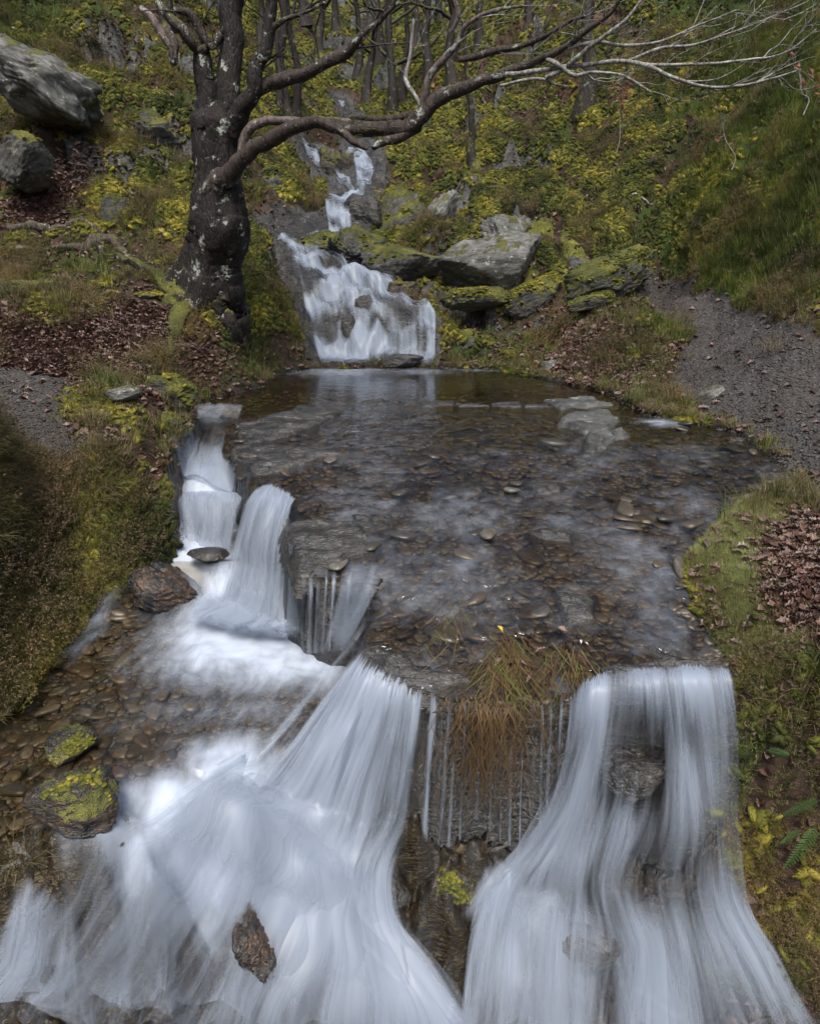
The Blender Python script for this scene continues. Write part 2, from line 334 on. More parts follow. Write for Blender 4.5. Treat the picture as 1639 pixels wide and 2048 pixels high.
def mat_rock(name, moss=.5, dark=1., wet=0., brown=0., top=.35):
    m, t, o = newmat(name); g = N(t); P = g.coord()
    rc, rh = rock_col(g, P, dark=dark)
    if brown: rc = g.mix(g.m('MULTIPLY', g.rng(g.noise(P, 6, 5, .7), .4, .6), brown), rc, g.ramp(g.noise(P, 30, 4, .7), (.3, (.02,.009,.004)), (.7, (.14,.075,.035))))
    mc, mh = moss_col(g, P, 1.6)
    z = g.n('SeparateXYZ'); t.links.new(g.geo('Normal'), z.inputs[0])
    f = g.m('ADD', g.m('MULTIPLY', g.rng(z.outputs[2], top-.5, top+.5), .42), g.m('MULTIPLY', g.noise(P, 4.5, 6, .75), 1.15))
    mf = g.rng(f, 1.02-.4*moss, 1.12-.4*moss) if moss > 0 else 0.
    col = g.mix(mf, rc, mc)
    h = g.m('ADD', rh, g.m('MULTIPLY', mf, mh) if moss > 0 else 0.); h = g.m('ADD', h, g.m('MULTIPLY', g.noise(P, 60, 3, .7), .25))
    rough = g.mix(mf, (.75-.5*wet,)*3, (.95,)*3)
    t.links.new(g.pbr(col, rough, g.bump(h, 1., .03), .35+.3*wet), o.inputs[0]); return m
def mat_leafy(name, cols, rough=.6, trans=.35, spec=.3, tip=None, patchy=False):
    m, t, o = newmat(name); g = N(t)
    r = g.n('ObjectInfo').outputs['Random']; r2 = g.attr('tint')
    n = len(cols); f = g.m('FRACT', g.m('ADD', r, r2))
    col = g.ramp(f, *[(i/max(1, n-1), c) for i, c in enumerate(cols)])
    if patchy:
        pn = g.noise(g.geo('Position'), 1.1, 4, .65); col = g.mix(1., col, g.ramp(pn, (.38, (.25,.32,.34)), (.5, (.80,.85,.75)), (.62, (1.75,1.55,1.15))), 'MULTIPLY')
    if tip: col = g.mix(g.m('MULTIPLY', g.rng(g.attr('along'), .45, 1.), .8), col, tip)
    b = g.pbr(col, rough, None, spec); tr = g.n('BsdfTranslucent'); t.links.new(col, tr.inputs[0])
    x = g.n('MixShader'); x.inputs[0].default_value = trans; t.links.new(b, x.inputs[1]); t.links.new(tr.outputs[0], x.inputs[2])
    t.links.new(x.outputs[0], o.inputs[0]); return m
def mat_bark(name, a, b, moss=.3, lichen=.3):
    m, t, o = newmat(name); g = N(t); P = g.coord()
    v = g.map(P, (1, 1, .22)); n1 = g.noise(v, 22, 6, .72); vr = g.vor(g.map(P, (1,1,.25)), 30, 'DISTANCE_TO_EDGE')
    col = g.ramp(n1, (.35, a), (.65, b))
    lf = g.m('MULTIPLY', g.rng(g.noise(P, 5, 6, .72), .60-.1*lichen, .66-.1*lichen), g.rng(g.noise(P, 30, 3, .6), .42, .5))
    col = g.mix(g.m('MULTIPLY', lf, min(1., lichen*2.2)), col, (.34,.37,.33))
    z = g.n('SeparateXYZ'); t.links.new(g.geo('Normal'), z.inputs[0]); mc, mh = moss_col(g, P, 2.)
    mo = g.m('ADD', g.m('ADD', g.m('MULTIPLY', g.rng(z.outputs[2], -.2, .9), .5), g.m('MULTIPLY', g.noise(P, 4, 5, .7), .8)), g.attr('mossy'))
    mf = g.rng(mo, 1.12-.5*moss, 1.25-.5*moss); col = g.mix(mf, col, mc)
    h = g.m('ADD', g.m('ADD', n1, g.m('MULTIPLY', g.rng(vr, 0, .2), .22)), g.m('MULTIPLY', mh, mf))
    t.links.new(g.pbr(col, .62, g.bump(h, 1., .022), .3), o.inputs[0]); return m
M = {}
M['ground'] = mat_ground(); M['bed'] = mat_bed()
M['slate'] = mat_rock('grey slate', .25); M['mossy'] = mat_rock('mossy slate', 1.05); M['halfmoss'] = mat_rock('half mossy slate', .60)
M['wet'] = mat_rock('wet dark rock', 0, .40, 1., .12); M['wetbrown'] = mat_rock('wet brown rock', 0, .32, 1., .7); M['wetmoss'] = mat_rock('wet mossy rock', .22, .45, .8, .6, top=0.)
M['shelf'] = mat_rock('damp shelf rock', 0, .8, .5)
M['pale'] = mat_rock('pale slate', .12, 1.6)
M['bark'] = mat_bark('dark oak bark', (.004,.003,.0025), (.017,.012,.010), .18, .36)
M['limb'] = mat_bark('mossy limb bark', (.012,.009,.007), (.058,.043,.035), .42, .4)
M['barebark'] = mat_bark('grey bare wood', (.04,.03,.026), (.15,.12,.11), .2, .3)
M['twig'] = mat_bark('pale lichened twig', (.055,.05,.045), (.34,.33,.30), 0, .6)
M['darktwig'] = mat_bark('dark twig', (.018,.014,.012), (.075,.062,.052), .15, .2)
M['forest'] = mat_bark('forest bark', (.007,.006,.005), (.032,.026,.021), .55, .25)
M['root'] = mat_bark('root bark', (.025,.018,.014), (.12,.095,.08), .36, .3)
M['grass'] = mat_leafy('green grass', [(.020,.042,.007), (.050,.085,.014), (.09,.125,.024), (.16,.17,.05)], .55, .3, tip=(.16,.15,.05), patchy=True)
M['wetgrass'] = mat_leafy('wet dead grass', [(.035,.020,.010), (.075,.045,.020), (.13,.085,.04), (.05,.03,.014)], .6, .15, .2)
M['wetgreen'] = mat_leafy('wet green grass', [(.03,.05,.01), (.08,.11,.02), (.14,.17,.04)], .6, .25, .2)
M['bright'] = mat_leafy('bright grass', [(.17,.23,.06), (.27,.33,.10), (.38,.42,.17), (.33,.31,.15)], .5, .3)
M['dry'] = mat_leafy('dry grass', [(.075,.055,.022), (.13,.105,.045), (.20,.17,.085), (.085,.09,.025)], .6, .3)
M['mossblade'] = mat_leafy('moss fronds', [(.050,.060,.014), (.088,.096,.020), (.14,.142,.028), (.22,.205,.05)], .85, .1, patchy=True)
M['heather'] = mat_leafy('heather', [(.055,.060,.014), (.085,.085,.022), (.13,.09,.05), (.08,.095,.022)], .8, .2, tip=(.17,.115,.07), patchy=True)
M['leaf'] = mat_leafy('fallen oak leaf', [(.030,.015,.011), (.070,.036,.026), (.12,.068,.05), (.20,.14,.115), (.075,.05,.045)], .42, .12, .4)
M['copper'] = mat_leafy('copper leaf', [(.17,.075,.035), (.26,.13,.065), (.36,.21,.12)], .5, .4)
M['fern'] = mat_leafy('fern', [(.02,.05,.010), (.035,.08,.014)], .6, .2)
M['yellow'] = mat_leafy('yellow leaf', [(.55,.38,.02), (.6,.45,.05)], .5, .3)
M['white'] = mat_leafy('white petal', [(.7,.7,.66), (.75,.75,.7)], .5, .3)
def mat_stone(name, cols, rough=.35):
    m, t, o = newmat(name); g = N(t); P = g.coord(); r = g.n('ObjectInfo').outputs['Random']
    col = g.ramp(r, *[(i/(len(cols)-1), c) for i, c in enumerate(cols)])
    nz = g.noise(P, 25, 6, .7); col = g.mix(g.rng(nz, .35, .7), g.mix(1., col, (.5,.48,.45), 'MULTIPLY'), col)
    t.links.new(g.pbr(col, rough, g.bump(nz, .7, .006), .5), o.inputs[0]); return m
M['pebble'] = mat_stone('river pebbles', [(.035,.035,.032), (.085,.075,.055), (.058,.058,.054), (.12,.095,.065), (.16,.155,.14), (.07,.042,.026)])
M['cobble'] = mat_stone('dark bed cobbles', [(.030,.029,.026), (.075,.062,.044), (.045,.044,.040), (.095,.075,.048), (.12,.115,.10), (.06,.042,.026)])
M['grit'] = mat_stone('path grit', [(.022,.021,.020), (.05,.048,.046), (.09,.088,.085), (.036,.031,.028)], .6)

# ------------------------------------------------------------------ object helpers
def tag(o, label=None, cat=None, group=None, kind=None):
    if label: o['label'] = label
    if cat: o['category'] = cat
    if group: o['group'] = group
    if kind: o['kind'] = kind
    return o
def link(name, me, parent=None, mats=()):
    for m in mats: me.materials.append(m)
    o = bpy.data.objects.new(name, me); C.objects.link(o)
    if parent: o.parent = parent
    return o
def mesh(name, co, faces, smooth=True, attrs=None):
    """faces: (n,3) or (n,4) int array, or a list of such arrays"""
    me = bpy.data.meshes.new(name); co = np.asarray(co, float)
    fl = faces if isinstance(faces, list) else [faces]
    fl = [np.asarray(f, int) for f in fl if len(f)]
    me.vertices.add(len(co)); me.vertices.foreach_set('co', co.astype(np.float32).ravel())
    lv = np.concatenate([f.ravel() for f in fl]); tot = np.concatenate([np.full(len(f), f.shape[1]) for f in fl])
    me.loops.add(len(lv)); me.loops.foreach_set('vertex_index', lv.astype(np.int32))
    me.polygons.add(len(tot)); me.polygons.foreach_set('loop_start', np.concatenate([[0], np.cumsum(tot)[:-1]]).astype(np.int32)); me.polygons.foreach_set('loop_total', tot.astype(np.int32))
    me.polygons.foreach_set('use_smooth', np.full(len(tot), smooth))
    me.update(calc_edges=True)
    for k, v in (attrs or {}).items():
        a = me.attributes.new(k, 'FLOAT', 'POINT'); a.data.foreach_set('value', np.asarray(v, np.float32).ravel())
    return me
def empty(name, loc, label=None, cat=None, group=None):
    o = bpy.data.objects.new(name, None); C.objects.link(o); o.location = loc; o.empty_display_size = .1
    return tag(o, label, cat, group)
def tess(faces4):                        # quads -> grid helper
    return faces4
def gridfaces(n, m):
    i = np.arange(n*m).reshape(n, m); return np.stack([i[:-1,:-1], i[:-1,1:], i[1:,1:], i[1:,:-1]], -1).reshape(-1, 4)

# ------------------------------------------------------------------ surface masks of the terrain
def plan(pts): return [tuple(hit(a, b)[:2]) for a, b in pts]
PATHR = plan([(1639,1015),(1595,985),(1592,955),(1552,905),(1480,862),(1400,832),(1345,800),(1335,760),(1372,712),(1385,682),(1350,640),(1300,612),(1272,578),(1310,553),(1420,590),(1500,622),(1639,685)])
PATHR = PATHR+[(7.,8.2),(7.,5.0)]
PATHL = plan([(0,925),(0,735),(70,740),(140,770),(120,820),(150,860),(230,880),(190,905),(90,918)])+[(-5,4.6)]
PATHL.insert(1, (-7,7.0))
SOILL = plan([(0,730),(0,640),(130,690),(250,610),(330,640),(420,700),(380,720),(200,730),(120,760)])
SOILU = plan([(60,420),(110,330),(200,290),(215,330),(150,400),(130,440),(20,450)])
LITR = plan([(1080,705),(1110,655),(1250,650),(1380,690),(1330,740),(1260,790),(1150,760)])
GRASSR = plan([(1370,1130),(1480,1020),(1560,1000),(1500,1090),(1500,1200),(1560,1290),(1600,1370),(1480,1340)])
wx, wy = warp(GX, GY, .12, .4)
pr = np.maximum(sdf(PATHR, wx, wy), sdf(PATHL, wx, wy))
m_path = sst(-.15, .12, pr)
GZ += np.where(GSW < 0, m_path*(.012*fbm(GX/.05, GY/.05, 71, 2)), 0)
soil = np.maximum(sdf(SOILL, wx, wy), sdf(SOILU, wx, wy)); m_soil = sst(-.3, .2, soil)
m_lit = np.maximum(sst(-.25, .15, sdf(LITR, wx, wy)), m_soil)
dzx = np.gradient(GZ, axis=1)/np.maximum(np.gradient(GX, axis=1), 1e-6)
dzy = np.gradient(GZ, axis=0)/np.maximum(np.gradient(GY, axis=0), 1e-6)
slope = np.hypot(dzx, dzy)
wallm = AT['wall']*(GX > -1.95)
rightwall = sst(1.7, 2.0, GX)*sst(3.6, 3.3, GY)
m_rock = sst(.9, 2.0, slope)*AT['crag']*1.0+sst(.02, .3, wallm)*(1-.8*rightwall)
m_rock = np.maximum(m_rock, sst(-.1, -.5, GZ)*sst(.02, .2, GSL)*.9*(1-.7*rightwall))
big = fbm(GX/3.2, GY/3.2, 81, 3)
m_moss = .24+.48*big+.6*fbm(GX/.9, GY/.9, 82, 4)-.8*m_path-.45*m_soil-.25*m_lit
cz = np.exp(-((GX/np.maximum(GY, 1)+.02)/.22)**2)                 # mossiest along the ravine
m_moss += .34*cz*sst(9, 12, GY)
RB = GZ.copy()
for _ in range(14):
    RB[1:-1] = (RB[:-2]+RB[1:-1]+RB[2:])/3; RB[:, 1:-1] = (RB[:, :-2]+RB[:, 1:-1]+RB[:, 2:])/3
RELIEF = np.clip((GZ-RB)*9, -.5, .4)*sst(7, 9, GY); m_moss += RELIEF
for a_, b_, Y_, r_ in [(250,230,13,1.3),(240,350,11.8,1.0),(470,420,11.6,.8),(1000,330,16,2.5),(880,400,14.5,1.6),(270,800,6.15,.55),(60,640,7.7,.7),(500,560,10.2,.8),(1250,470,12.4,1.2)]:
    q_ = atY(a_, b_, Y_); m_moss += .35*np.exp(-((GX-q_[0])**2+(GY-q_[1])**2)/r_**2)
m_moss -= .45*sst(.28, .5, GX/np.maximum(GY, 1))*sst(8, 10, GY)    # grassier on the open right slope
m_green = .36+.5*0+.35*fbm(GX/1.7, GY/1.7, 83, 3)+.5*sst(.2, .5, GX/np.maximum(GY, 1))*sst(8, 10, GY)+.35*sst(-.35, -.5, GX/np.maximum(GY, 1))*sst(12, 14, GY)-.9*m_path-.6*m_soil
m_wet_shade = np.maximum(sst(-.28, .0, GSW), sst(-.10, .15, GSL)*(GX > -2.2)*(1-rightwall*.6))  # wet rock; the wall term below also paints its recess shade
m_wet_shade = np.maximum(m_wet_shade, .55*m_soil); m_wet_shade = np.maximum(m_wet_shade, 1.25*sst(.02, .25, wallm)*(1-rightwall)); m_moss -= 1.0*rightwall*sst(-.10, .05, GSL); m_green -= 1.2*rightwall*sst(-.10, .05, GSL)  # right bank stripped to dark soil to paint the shade under its overhang
BANK = sst(1.38, 1.5, GX)*sst(4.75, 4.4, GY)*(GY > 2.5)*(GSL < -.02)
m_rock = np.maximum(m_rock, AT['course']*1.1); m_moss -= 1.2*AT['course']; m_green -= AT['course']; m_wet_shade = np.maximum(m_wet_shade, AT['course'])
m_litt = np.clip(.35+.5*fbm(GX/1.5, GY/1.5, 84, 3)+.8*m_lit, 0, 1)*(1-m_path*.8)
def wmask():                              # 0 dry land, 1 under water
    return (GSW > 0) & (GSL < 0)
gf = gridfaces(*GX.shape); flat = lambda a: np.asarray(a, float).reshape(-1)
fm = lambda a: flat(a)[gf].mean(1)
f_sw, f_sl, f_path, f_wall, f_z = fm(GSW), fm(GSL), fm(m_path), fm(wallm), fm(GZ)
bedf = ((f_sw > -.01) & (f_sl < 0)) | ((f_sl > .0) & (f_wall < .10) & (fm(GX) < 1.85) & (fm(GY) < 7.6) & (fm(GY) > 1.9))
wallf = (f_wall >= .10) & ~bedf & (fm(GX) > -1.95) & (fm(GY) < 7.6)
pathf = (f_path > .5) & ~bedf & ~wallf
co = np.stack([GX, GY, GZ], -1).reshape(-1, 3)
def ground_piece(name, sel, mat):
    f = gf[sel]; u, inv = np.unique(f, return_inverse=True)
    at = {'rock': m_rock, 'moss': m_moss, 'path': m_path, 'green': m_green, 'wet': m_wet_shade, 'litter': m_litt}
    me = mesh(name, co[u], inv.reshape(-1, 4), True, {k: flat(v)[u] for k, v in at.items()})
    return tag(link(name, me, None, [mat]), kind='structure')
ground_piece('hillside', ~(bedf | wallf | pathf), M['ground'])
ground_piece('footpath', pathf, M['ground'])
ground_piece('stream_bed', bedf, M['bed'])
ground_piece('rock_shelf', wallf, M['ground'])
# ------------------------------------------------------------------ boulders and slabs
def ico(sub):
    import bmesh
    bm = bmesh.new(); bmesh.ops.create_icosphere(bm, subdivisions=sub, radius=1)
    v = np.array([p.co[:] for p in bm.verts]); f = np.array([[q.index for q in p.verts] for p in bm.faces]); bm.free(); return v, f
ICO = {k: ico(k) for k in (1, 2, 3, 4, 5)}
def rockmesh(name, dim, seed, sub=5, cuts=9, strata=.05, rough=.06, flatk=.9):
    rs = np.random.RandomState(seed); v, f = ICO[sub]; p = v.copy()
    for _ in range(cuts):
        n = rs.normal(size=3); n /= np.linalg.norm(n); d = rs.uniform(.52, .82)
        e = p@n-d; p = p-np.where(e > 0, e*flatk, 0)[:, None]*n
    p[:, 2] = np.clip(p[:, 2], -.8, .72)+.06*p[:, 2]
    s = seed*3.7
    r = rough*fbm(p[:,0]*1.6+s, p[:,1]*1.6, p[:,2]*1.6, 4)*1.6+rough*.5*np.abs(fbm(p[:,0]*4+s, p[:,1]*4, p[:,2]*4, 3))
    k = p[:,2]*6+2.2*fbm(p[:,0]*1.2+s, p[:,1]*1.2, p[:,2], 4); lay = (k-np.floor(k)); r += strata*(sst(0, .75, lay)-sst(.8, 1, lay))
    p = p*(1+r)[:, None]
    p = p*np.array(dim)/2/.86
    return mesh(name, p, f, True)
BOUL = []; BLD = []                                   # (x, y, radius) of what keeps grass away
def boulder(px, py, wpx, hpx, Y, label, mat='slate', depth=None, tilt=0, pitch=0, yaw=0, seed=0, cat='boulder', name='boulder', group=None, sub=5, sink=0., strata=.05, rough=.06, cuts=9):
    c = atY(px, py, Y)+(np.array([0, 0, .05]) if 10.5 < Y < 13 and px > 780 else 0); dp = Y*CP+(CH-c[2])*SP; wm, hm = wpx/F*dp, hpx/F*dp
    d = depth or wm*.75
    me = rockmesh(name, (wm, d, hm), seed, sub, cuts, strata, rough)
    o = link(name, me, None, [M[mat]]); o.location = (c[0], c[1]+d*.25, c[2]-sink); o.rotation_euler = (R(pitch), R(tilt), R(yaw))
    tag(o, label, cat, group); BLD.append((c[0], c[1]+d*.25, wm*.45)); BOUL.append((o, mat, label)); return o
boulder(42,150,225,128,11.6,'big layered slate boulder jutting from the grassy slope at the upper left edge','pale',depth=1.8,tilt=33,seed=3,strata=.07,rough=.11,cuts=12,pitch=-8)
boulder(42,318,96,84,10.7,'leaning slate slab below the big layered boulder','halfmoss',depth=.9,tilt=-48,seed=5,strata=.08)
boulder(988,548,240,108,12.2,'big smooth grey boulder above the pool with pale lichen','pale',depth=1.6,tilt=-8,pitch=-12,seed=11,strata=.03,rough=.05,cuts=6)
boulder(803,534,155,78,12.3,'broad grey boulder green with moss beneath, beside the cascade','halfmoss',depth=1.2,tilt=-4,seed=13,rough=.07)
boulder(1052,512,170,118,12.95,'pale cracked rock outcrop behind the big smooth boulder','pale',depth=.9,tilt=14,seed=17,strata=.1,cuts=14)
boulder(953,606,114,46,11.35,'low flat boulder topped with bright moss, over a dark hollow','mossy',depth=.7,tilt=-3,seed=19,cuts=6)
boulder(1068,602,122,62,11.5,'rounded mossy boulder between the flat one and the mossy slab','mossy',depth=.8,tilt=-22,seed=23)
boulder(1206,566,190,84,11.5,'long tilted slab streaked with moss and white lichen','mossy',depth=1.0,tilt=-24,seed=29,strata=.08)
boulder(1152,545,74,48,12.2,'small grey stone behind the long mossy slab','slate',seed=31,tilt=10)
boulder(1178,612,90,30,11.1,'half buried mossy stone under the long tilted slab','mossy',seed=33,tilt=-12)
boulder(650,492,120,54,13.4,'rugged grey rock ledge at the head of the cascade','halfmoss',depth=.8,tilt=4,seed=37,strata=.12,rough=.12,cuts=14)
boulder(715,500,100,76,13.0,'rugged dark rock beside the head of the cascade','halfmoss',depth=.8,tilt=25,seed=38,strata=.12,rough=.12,cuts=14)
boulder(730,640,46,95,11.35,'narrow dark wet rock splitting the cascade','wet',depth=.35,tilt=-14,seed=41,cuts=12)
boulder(805,722,80,28,10.5,'low dark wet rock at the foot of the cascade','wet',depth=.4,seed=43)
boulder(700,672,34,80,11.1,'dark rock rib showing through the white cascade','wet',depth=.3,tilt=-12,seed=44)
boulder(632,612,44,60,11.85,'dark wet rock at the left of the cascade, upper of two','wet',depth=.3,seed=241,rough=.14,cuts=13)
boulder(776,628,44,50,11.7,'dark wet rock between the middle and right streams of the cascade','wet',depth=.3,seed=242,rough=.14,cuts=13,tilt=20)
boulder(826,690,50,46,11.1,'dark wet rock low in the right stream of the cascade','wet',depth=.3,seed=243,rough=.14,cuts=13,tilt=-10)
boulder(672,560,60,34,12.4,'dark wet ledge near the top of the cascade','wet',depth=.3,seed=244,rough=.14,cuts=13,tilt=-8)
boulder(735,430,84,70,15.2,'dark wet boulder beside the upper fall','wet',depth=.8,tilt=12,seed=47)
boulder(668,352,84,104,18.3,'mossy rock hump parting the two upper falls','wetmoss',depth=1.4,tilt=8,seed=53)
boulder(752,370,44,44,17.2,'dark rock right of the upper fall','wet',seed=54)
boulder(636,300,50,34,19.6,'dark rock in the left upper fall','wet',seed=55)
boulder(803,596,66,50,11.7,'small mossy rock under the broad grey boulder','wetmoss',seed=59)
boulder(565,585,90,110,11.5,'wet mossy rock wall along the left side of the cascade','wet',depth=.7,tilt=8,seed=61,rough=.12,cuts=14)
boulder(1425,797,48,38,7.3,'small lichen grey stone set in the bank below the path','pale',seed=67,tilt=-30)
boulder(1110,735,46,36,10.0,'pale stone at the water edge right of the pool','pale',seed=68)
boulder(880,430,90,56,14.6,'pale grey rock face breaking through the moss','pale',depth=.5,tilt=-60,seed=69,strata=.1)
boulder(800,420,130,110,15.2,'pale slanting rock face beside the ravine','halfmoss',depth=.6,tilt=-38,seed=70,strata=.12,sink=.22,rough=.12,cuts=14)
boulder(1112,366*2-210,60,34,12.6,'cracked pale rock behind the small grey stone','pale',seed=71)
boulder(238,790,70,30,5.9,'small lichen covered stone on the mossy root mound','pale',seed=73,tilt=-12)
boulder(285,596,72,22,8.7,'flat slate stone jutting from the leaf covered bank','halfmoss',seed=74,tilt=-6)
boulder(175,815,100,70,6.25,'mossy stone at the left end of the root mound by the gully','halfmoss',depth=.35,seed=191,rough=.13,sink=.06,cuts=13)
boulder(335,775,84,64,6.5,'mossy stone crossed by roots near the top of the root mound','mossy',depth=.35,seed=192,rough=.13,sink=.05,tilt=12,cuts=13)
boulder(300,838,110,60,6.05,'low stone on the gully side of the root mound','halfmoss',depth=.35,seed=193,rough=.13,sink=.06,tilt=-8,cuts=13)
boulder(176,752,44,20,7.0,'small black stone lying on the leaves behind the root mound','wet',depth=.15,seed=194,tilt=20,strata=0)
boulder(60,575,120,40,8.4,'mossy rock step in the bank at the left edge','halfmoss',depth=.5,seed=195,rough=.12,sink=.04,strata=.1)
boulder(240,440,90,110,11.0,'upright slate crag with pale streaks left of the oak','halfmoss',depth=.6,seed=196,rough=.14,sink=.1,strata=.12,cuts=14)
boulder(300,250,110,90,13.2,'mossy slate crag above the worn ground left of the oak','halfmoss',depth=.8,seed=197,rough=.14,sink=.15,strata=.12,cuts=14)
boulder(545,365,44,60,14.4,'small pale crag right of the oak trunk','halfmoss',depth=.4,seed=198,rough=.14,strata=.12,cuts=14)
boulder(1030,470,90,70,13.2,'pale lichened rock face behind the row of boulders','pale',depth=.4,seed=199,rough=.14,strata=.12,cuts=14,tilt=-20)
boulder(318,1198,150,82,4.55,'dark angular rock with yellowish moss at the head of the lower pool','wetbrown',depth=.4,tilt=30,seed=79,strata=.12,cuts=13)
boulder(413,1115,74,22,4.95,'small dark rock awash in the gully stream','wet',depth=.2,seed=83)
boulder(130,1628,150,130,2.5,'mossy stone with grass tufts at the edge of the lower pool','wetmoss',depth=.32,seed=89,rough=.12)
boulder(133,1508,86,56,2.95,'small mossy stone standing in the lower pool','wetmoss',depth=.22,seed=97)
boulder(514,1890,70,132,2.43,'brown wet rock standing out of the white water','wetbrown',depth=.3,sink=.02,rough=.14,tilt=-14,seed=101,strata=.1,cuts=12)
boulder(768,1780,84,150,2.86,'tall dark rock behind the curtain of the main fall','wet',depth=.25,tilt=-18,seed=103,cuts=12)
boulder(716,1850,84,86,2.72,'dark rock covered by a veil of white water','wet',depth=.22,tilt=28,seed=107)
boulder(905,1795,96,110,2.88,'blocky dark rock at the foot of the thin streams','wetmoss',depth=.25,tilt=25,seed=109,strata=.12,cuts=14)
boulder(856,1738,62,76,3.0,'cracked dark stone above the blocky dark rock','wet',depth=.2,tilt=-10,seed=113)
boulder(918,1720,70,60,3.06,'mossy dark stone under the hanging grass','wetmoss',depth=.2,tilt=25,seed=127)
boulder(1096,1922,84,46,2.68,'small tilted stone poking from the white water','wet',depth=.14,tilt=32,seed=131)
boulder(1170,1900,150,120,2.72,'rounded dark rock under the water below the right fall','wet',depth=.3,tilt=20,seed=137)
boulder(1285,1566,130,56,3.02,'layered brown rock ledge jutting out behind the right fall','wet',depth=.3,tilt=-10,seed=149,strata=.16,cuts=12)
boulder(612,1650,110,120,3.12,'dark rock hidden behind the left part of the main fall','wet',depth=.25,tilt=-20,seed=151)
boulder(225,1790,120,200,2.54,'brown mossy rock face under the edge of the lower pool','wetbrown',depth=.4,rough=.16,tilt=10,seed=157,strata=.1)
boulder(395,1800,110,200,2.66,'steep dark green rock beside the brown rock face','wetmoss',depth=.4,rough=.16,tilt=8,seed=163,strata=.1)
boulder(50,1880,140,190,2.3,'dark mossy rock at the lower left corner','wetmoss',depth=.4,rough=.16,tilt=-10,seed=167)
for k_, (a_, b_, w_, h_, Y_) in enumerate([(835,1690,70,60,3.08),(985,1700,90,60,3.06),(1060,1712,80,56,3.05),(1125,1700,70,70,3.06),(790,1650,60,80,3.1),(1330,1850,110,90,3.0),(1420,1820,90,80,3.02)]):
    boulder(a_,b_,w_,h_,Y_,['dark wet block at the foot of the wall, leftmost below the thin streams','dark wet block under the hanging straw','broken dark stone at the foot of the thinnest streams','dark stone where the right fall meets the hollow','narrow dark stone behind the right part of the main fall','dark stone in the shadow behind the right fall','dark stone at the right foot of the right fall'][k_],'wet',depth=.2,tilt=[10,-15,20,-20,5,15,-10][k_],seed=180+k_,rough=.14,cuts=12,sub=4)
# flat slabs breaking the surface of the shelf
def slab(pts, h, label, mat='wet', res=.022, name='rock_slab', group=None, zf=None, seed=0, cat='rock'):
    P = [SS(a, b) for a, b in pts]; xs = [p[0] for p in P]; ys = [p[1] for p in P]
    ny = max(6, int((max(ys)-min(ys)+.2)/res)); nx = max(6, int((max(xs)-min(xs)+.2)/res)); k = max(1, (nx*ny/9000)**.5); nx, ny = int(nx/k), int(ny/k)
    X, Y = np.meshgrid(np.linspace(min(xs)-.1, max(xs)+.1, nx), np.linspace(min(ys)-.1, max(ys)+.1, ny))
    wx, wy = warp(X+seed, Y, .05, .22); s = sdf(P, wx-seed, wy)
    lay = fbm(X/.5+seed, Y/.16, seed, 4)
    z = S(Y)+h*sst(-.01, .05, s)+.012*lay+.02*(np.round(lay*3)/3)*sst(0, .05, s)+.007*fbm(X/.04, Y/.04, 3, 2)-.13*sst(.01, -.06, s)
    f = gridfaces(ny, nx); f = f[(s > -.07).reshape(-1)[f].all(1)]
    co = np.stack([X, Y, z], -1).reshape(-1, 3); c0 = co[:, :3].mean(0); u, inv = np.unique(f, return_inverse=True)
    o = link(name, mesh(name, co[u]-c0, inv.reshape(-1, 4)), None, [M[mat]]); o.location = c0; return tag(o, label, cat, group)
slab([(1130,835),(1215,826),(1240,842),(1222,860),(1228,885),(1190,912),(1160,905),(1172,872),(1110,852)], .05, 'T shaped grey rock lying dry in the shallow water','shelf',seed=1)
slab([(1205,862),(1250,860),(1268,872),(1225,882)], .04, 'small flat rock beside the T shaped rock','shelf',seed=2)
slab([(1080,800),(1190,798),(1238,812),(1120,818)], .03, 'broad flat rock at the right end of the ledge','shelf',seed=3)
for i, (a, b) in enumerate([(722,770),(775,800),(806,835),(840,905),(912,975),(985,1045),(1050,1100)]):
    slab([(a-2,802+i),(b+1,801+i),(b+2,809+i),(a+1,810+i)], .016, 'long narrow slate in the ledge across the pool', 'wet', seed=10+i, name='ledge_slab', group='slates of the ledge across the pool')
slab([(470,852),(520,838),(600,815),(690,822),(640,850),(560,880),(480,892)], .022, 'dark slab at the left edge of the shelf above the gully','wet',seed=21)
slab([(468,895),(540,890),(700,905),(610,925),(560,950),(500,945)], .018, 'dark wet slab above the left fall','wet',seed=22)
slab([(576,1048),(640,1035),(720,1045),(740,1100),(690,1140),(600,1140),(572,1095)], .035, 'knobbly wet rock hanging over the middle drop','wet',seed=23)
slab([(1050,960),(1120,962),(1130,985),(1070,990)], .015, 'wet stone breaking the riffle right of centre','wet',seed=24)
slab([(1060,1060),(1150,1062),(1140,1082),(1075,1080)], .02, 'wet stone with a pale cap in the riffle','wet',seed=25)
slab([(690,1030),(735,1022),(750,1050),(700,1060)], .018, 'wet stone near the brink of the middle drop','wet',seed=26)
slab([(1110,1180),(1180,1185),(1200,1240),(1130,1250)], .02, 'dark rounded rock behind the hanging grass','wet',seed=27)
slab([(720,1290),(760,1280),(860,1330),(960,1370),(900,1385),(770,1345)], .02, 'stony brink of the main fall','wet',seed=28)
slab([(1180,1325),(1440,1310),(1455,1338),(1190,1356)], .008, 'stony brink of the right fall','wet',seed=29)
